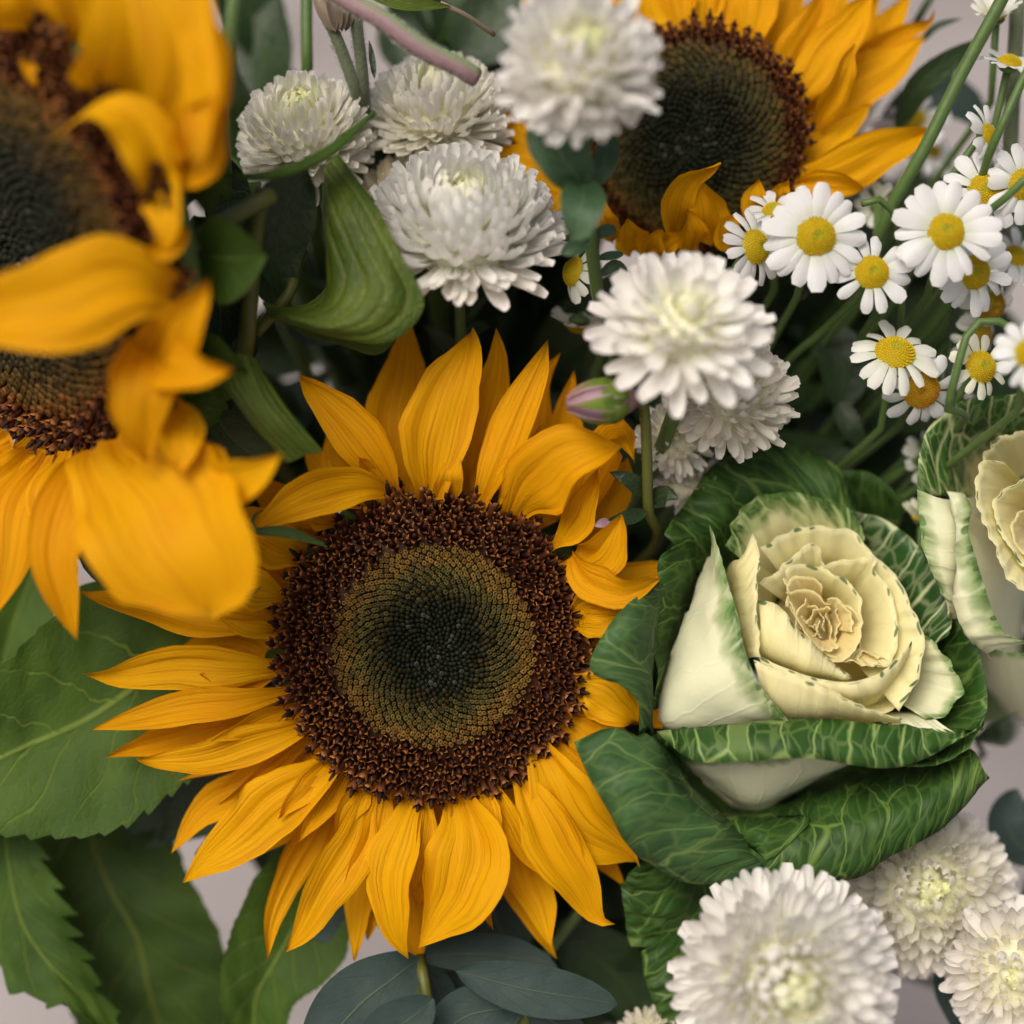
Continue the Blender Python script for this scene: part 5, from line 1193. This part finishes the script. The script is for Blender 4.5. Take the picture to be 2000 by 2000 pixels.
# ------------------------------------------------------------------ stems along the top
t = spray('straight pale green stem rising above the creamy pompon flower', [(599, -60, -14), (599, 0, -14), (599, 80, -14), (601, 140, -16), (610, 300, -40)], 0.0014)
t = spray('green stem beside the outer petals of the curling sunflower', [(470, -60, 28), (458, 0, 28), (448, 100, 26), (432, 210, 20), (440, 330, 10), (470, 450, 0)], 0.0017, M_STEM)
t = thing('hairy_sprig', 'pair of hairy upright stems with dry tan bracts above the pompon flowers', 'shoot', P(680, 60, 0))
tube('stalk', [P(640, 40, 0), P(655, 70, 0), P(678, 130, -1), P(700, 195, -6), P(720, 300, -40)], 0.0014, 0.0017, M_HAIRY, t, n=20, bump=.1)
tube('stalk', [P(692, -30, 0), P(696, 40, 0), P(704, 110, -1), P(712, 190, -6), P(725, 300, -40)], 0.0013, 0.0016, M_HAIRY, t, n=20, bump=.1)
for pts, wd in (([(655, 62, 2), (640, 30, 3), (612, -20, 2)], 34), ([(660, 60, 2), (655, 25, 4), (640, -25, 4)], 28), ([(668, 62, 2), (668, 25, 3), (665, -25, 2)], 26), ([(675, 62, 1), (682, 30, 1), (690, 0, 0)], 22)):
    petal('bract', pts, wd, M_TAN, t, prof=prof_leaf, nl=10, nw=7, cup=.25)
HV = []; HF = []
for q in range(900):
    a = rnd.random(); A = (640, 40, 0) if False else None
    t_ = rnd.random()
    if rnd.random() < 0.5: b0 = P(lerp(650, 700, t_), lerp(65, 195, t_), lerp(0, -6, t_)); rr = 0.0015
    else: b0 = P(lerp(693, 712, t_), lerp(10, 190, t_), lerp(0, -6, t_)); rr = 0.0014
    an = rnd.random() * 6.28; d = DV(math.cos(an), 0.2, math.sin(an)); p0 = b0 + d * rr * 0.9; p1 = p0 + (d + UV_ * rnd.uniform(-.3, .6)) * 0.0011
    sd = UV_ * 0.00005; b = len(HV); HV += [p0 - sd, p0 + sd, p1]; HF.append((b, b + 1, b + 2))
o = add_world('stem_hair', HV, HF, [mat_plain('stem_hair', (0.35, 0.36, 0.28), 0.6)], t); o['kind'] = 'stuff'
tube('lower_stalk', [P(712, 250, -25), P(740, 500, -60), BIND.lerp(P(740, 500, -60), 0.5), BIND, Vector((BIND.x - 0.01, BIND.y, 0))], 0.0016, 0.0016, M_STEMD, t, n=20)
t = thing('fuzzy_sprig', 'fuzzy green and pink stem lying across a cream chrysanthemum', 'shoot', P(673, 0, 18))
tube('stalk', [P(600, -70, 14), P(665, -8, 16), P(742, 36, 18), P(819, 92, 18), P(897, 132, 16), P(930, 152, 14)], 0.0021, 0.0021, M_PINK, t, n=30, sides=12, bump=.15)
HV = []; HF = []
ax_ = catmull([P(600, -70, 14), P(665, -8, 16), P(742, 36, 18), P(819, 92, 18), P(897, 132, 16), P(930, 152, 14)], 60)
for q in range(1600):
    k_ = rnd.randrange(59); b0 = ax_[k_].lerp(ax_[k_ + 1], rnd.random()); an = rnd.random() * 6.28
    T_ = (ax_[k_ + 1] - ax_[k_]).normalized(); A_ = T_.cross(FV).normalized(); d = A_ * math.cos(an) + T_.cross(A_) * math.sin(an)
    p0 = b0 + d * 0.0020; p1 = p0 + (d + T_ * rnd.uniform(-.5, .5)) * 0.0009; sd = T_ * 0.00005; b = len(HV); HV += [p0 - sd, p0 + sd, p1]; HF.append((b, b + 1, b + 2))
o = add_world('stem_hair', HV, HF, [bpy.data.materials['stem_hair']], t); o['kind'] = 'stuff'
petal('leaf', [(690, -30, 4), (780, 2, 6), (840, 10, 6), (880, 12, 4)], 36, M_CLEAF, t, prof=prof_leaf, nl=10, nw=7)
petal('leaf', [(890, 130, -42), (945, 60, -44), (1010, -40, -46)], 150, M_DLEAF, t, prof=prof_leaf, nl=12, nw=7)
petal('leaf', [(800, 150, -48), (790, 70, -50), (820, -40, -50)], 120, M_DLEAF, t, prof=prof_leaf, nl=12, nw=7)
tube('side_stem', [P(860, 6, 4), P(910, 30, 2), P(965, 68, -4)], 0.0006, 0.0006, M_TAN, t, n=10, sides=6)
petal('leaf', [(732, 155, -2), (727, 115, -2), (721, 78, -3)], 13, M_DLEAF, t, prof=prof_leaf, nl=8, nw=5)
t = thing('blade_leaf_plant', 'dark green blade leaf behind the tips of the smaller sunflower', 'leaf', P(1790, 170, -24))
petal('leaf', [(1750, 260, -34), (1790, 175, -26), (1850, 122, -24), (1930, 72, -26)], 62, M_DLEAF, t, prof=prof_leaf, nl=14, nw=7, roll=20)
petal('leaf', [(1790, 90, -30), (1830, 52, -28), (1880, 36, -28)], 16, M_DLEAF, t, prof=prof_leaf, nl=10, nw=5)
petal('leaf', [(1700, 340, -50), (1780, 220, -50), (1860, 190, -50), (1930, 250, -52)], 110, M_EUC, t, prof=prof_oval, nl=12, nw=9)
tube('stem', [P(1752, 255, -34), P(1700, 400, -50), BIND.lerp(P(1700, 400, -50), 0.5), BIND, Vector((BIND.x + .01, BIND.y, 0))], 0.001, 0.001, M_STEMD, t, n=20)

# ------------------------------------------------------------------ dark leafy sprigs that fill the bouquet behind the flowers
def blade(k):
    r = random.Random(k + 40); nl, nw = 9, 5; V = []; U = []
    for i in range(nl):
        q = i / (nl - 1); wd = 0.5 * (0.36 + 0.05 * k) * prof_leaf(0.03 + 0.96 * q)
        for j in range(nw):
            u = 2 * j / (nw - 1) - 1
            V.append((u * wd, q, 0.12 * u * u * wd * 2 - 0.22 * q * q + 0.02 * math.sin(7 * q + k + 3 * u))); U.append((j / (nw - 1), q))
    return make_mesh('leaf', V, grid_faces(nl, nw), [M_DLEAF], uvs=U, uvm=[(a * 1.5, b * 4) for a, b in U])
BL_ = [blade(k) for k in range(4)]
OPEN = [(325, 1610, 470, 1800), (0, 1880, 70, 2000), (560, 1880, 700, 2000), (1890, 1380, 2000, 1620), (1765, 1880, 1850, 2000), (1730, -50, 2000, 210), (600, 40, 765, 135), (395, -20, 470, 40), (1690, 800, 1730, 850), (470, 1000, 490, 1010), (-100, 1700, 60, 2100), (545, 690, 575, 720), (660, 690, 720, 720)]
def is_open(px, py): return any(a - 25 < px < c_ + 25 and b - 25 < py < d_ + 25 for a, b, c_, d_ in OPEN)
def px_of(w_):
    d = w_ - CAMLOC; f = d.dot(FV); return 1000 + d.dot(RV) / f * DF / S, 1000 - d.dot(UV_) / f * DF / S
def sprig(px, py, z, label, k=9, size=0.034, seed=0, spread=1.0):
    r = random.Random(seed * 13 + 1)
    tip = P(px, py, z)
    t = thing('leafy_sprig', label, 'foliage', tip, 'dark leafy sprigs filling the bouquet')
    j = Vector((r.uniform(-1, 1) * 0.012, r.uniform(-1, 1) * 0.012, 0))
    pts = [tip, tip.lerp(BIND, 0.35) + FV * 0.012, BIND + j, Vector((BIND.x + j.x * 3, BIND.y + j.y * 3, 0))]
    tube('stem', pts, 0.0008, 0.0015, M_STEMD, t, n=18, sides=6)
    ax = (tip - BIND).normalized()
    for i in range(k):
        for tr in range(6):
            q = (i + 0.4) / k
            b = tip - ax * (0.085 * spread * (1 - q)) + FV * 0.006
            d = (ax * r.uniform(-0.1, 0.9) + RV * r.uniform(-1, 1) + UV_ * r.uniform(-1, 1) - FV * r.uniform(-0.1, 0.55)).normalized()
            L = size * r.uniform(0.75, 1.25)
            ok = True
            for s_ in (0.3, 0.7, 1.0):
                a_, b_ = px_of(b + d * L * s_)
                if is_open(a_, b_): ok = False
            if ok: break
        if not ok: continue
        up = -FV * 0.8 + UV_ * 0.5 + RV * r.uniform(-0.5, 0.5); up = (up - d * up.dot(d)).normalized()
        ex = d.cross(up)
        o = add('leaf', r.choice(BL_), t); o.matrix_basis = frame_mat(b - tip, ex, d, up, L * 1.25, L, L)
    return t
SP = [
 (520, 70, -45, 'dark green leafy sprig behind the straight pale green stem'), (480, 200, -40, 'dark leafy sprig between the curling sunflower and the creamy pompon'),
 (760, 60, -50, 'shaded leafy sprig behind the pair of hairy stems'), (900, 60, -50, 'dark leafy sprig beside the smaller sunflower, under the reddish twig'), (960, 230, -45, 'dark leafy sprig between the cream chrysanthemum and the smaller sunflower'),
 (690, 260, -42, 'shaded leafy sprig between the two cream pompon chrysanthemums'), (600, 500, -30, 'dark leafy sprig inside the roll of the curled leaf'), (560, 760, -40, 'shaded leafy sprig between the curling sunflower and the open one'),
 (700, 760, -55, 'dark leafy sprig under the curled leaf, above the open sunflower'), (840, 650, -55, 'dark leafy sprig beneath the domed white chrysanthemum'), (980, 620, -50, 'dark leafy sprig between the domed chrysanthemum and the loose one'),
 (1080, 700, -45, 'dark leafy sprig behind the unopened bud'), (1050, 560, -55, 'shaded leafy sprig beside the tall chrysanthemum stem'), (1250, 540, -50, 'dark leafy sprig just under the smaller sunflower'),
 (1400, 540, -55, 'dark leafy sprig behind the loose white chrysanthemum'), (1560, 640, -60, 'dark leafy sprig below the widest daisies'), (1640, 720, -50, 'dark leafy sprig next to the broad shaded leaf under the daisies'),
 (1560, 860, -60, 'shaded leafy sprig behind the top leaf of the kale'), (1700, 950, -60, 'dark leafy sprig in the gap between the two kales'), (1780, 640, -60, 'dark leafy sprig behind the creamy tilted daisy'),
 (1900, 560, -60, 'dark leafy sprig behind the brown-coned daisies'), (1860, 300, -75, 'dark leafy sprig behind the daisies by the long green stem'), (1680, 420, -60, 'dark leafy sprig between the smaller sunflower and the daisies'),
 (1280, 1010, -40, 'dark leafy sprig between the open sunflower and the kale'), (1200, 1750, -50, 'dark leafy sprig below the open sunflower, beside the lowest kale leaf'), (1120, 1900, -55, 'shaded leafy sprig behind the eucalyptus'),
 (1230, 1900, -50, 'dark leafy sprig beside the largest white chrysanthemum'), (1000, 1780, -60, 'dark leafy sprig behind the lowest petals of the open sunflower'), (640, 1560, -50, 'dark leafy sprig behind the petals lying on the broad sunflower leaf'),
 (420, 1560, -50, 'dark leafy sprig under the broad sunflower leaf'), (350, 700, -20, 'dark leafy sprig behind the inward-curling petals'), (440, 1000, -40, 'dark leafy sprig where the two big sunflowers meet'),
 (1500, 1600, -60, 'dark leafy sprig hidden under the kale'), (1950, 1000, -60, 'dark leafy sprig behind the paler kale'), (1420, 950, -50, 'dark leafy sprig behind the greyish white chrysanthemum'),
]
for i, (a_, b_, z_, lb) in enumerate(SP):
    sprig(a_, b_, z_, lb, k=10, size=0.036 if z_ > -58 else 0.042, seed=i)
# two larger shaded leaves in the dark gap left of the daisies
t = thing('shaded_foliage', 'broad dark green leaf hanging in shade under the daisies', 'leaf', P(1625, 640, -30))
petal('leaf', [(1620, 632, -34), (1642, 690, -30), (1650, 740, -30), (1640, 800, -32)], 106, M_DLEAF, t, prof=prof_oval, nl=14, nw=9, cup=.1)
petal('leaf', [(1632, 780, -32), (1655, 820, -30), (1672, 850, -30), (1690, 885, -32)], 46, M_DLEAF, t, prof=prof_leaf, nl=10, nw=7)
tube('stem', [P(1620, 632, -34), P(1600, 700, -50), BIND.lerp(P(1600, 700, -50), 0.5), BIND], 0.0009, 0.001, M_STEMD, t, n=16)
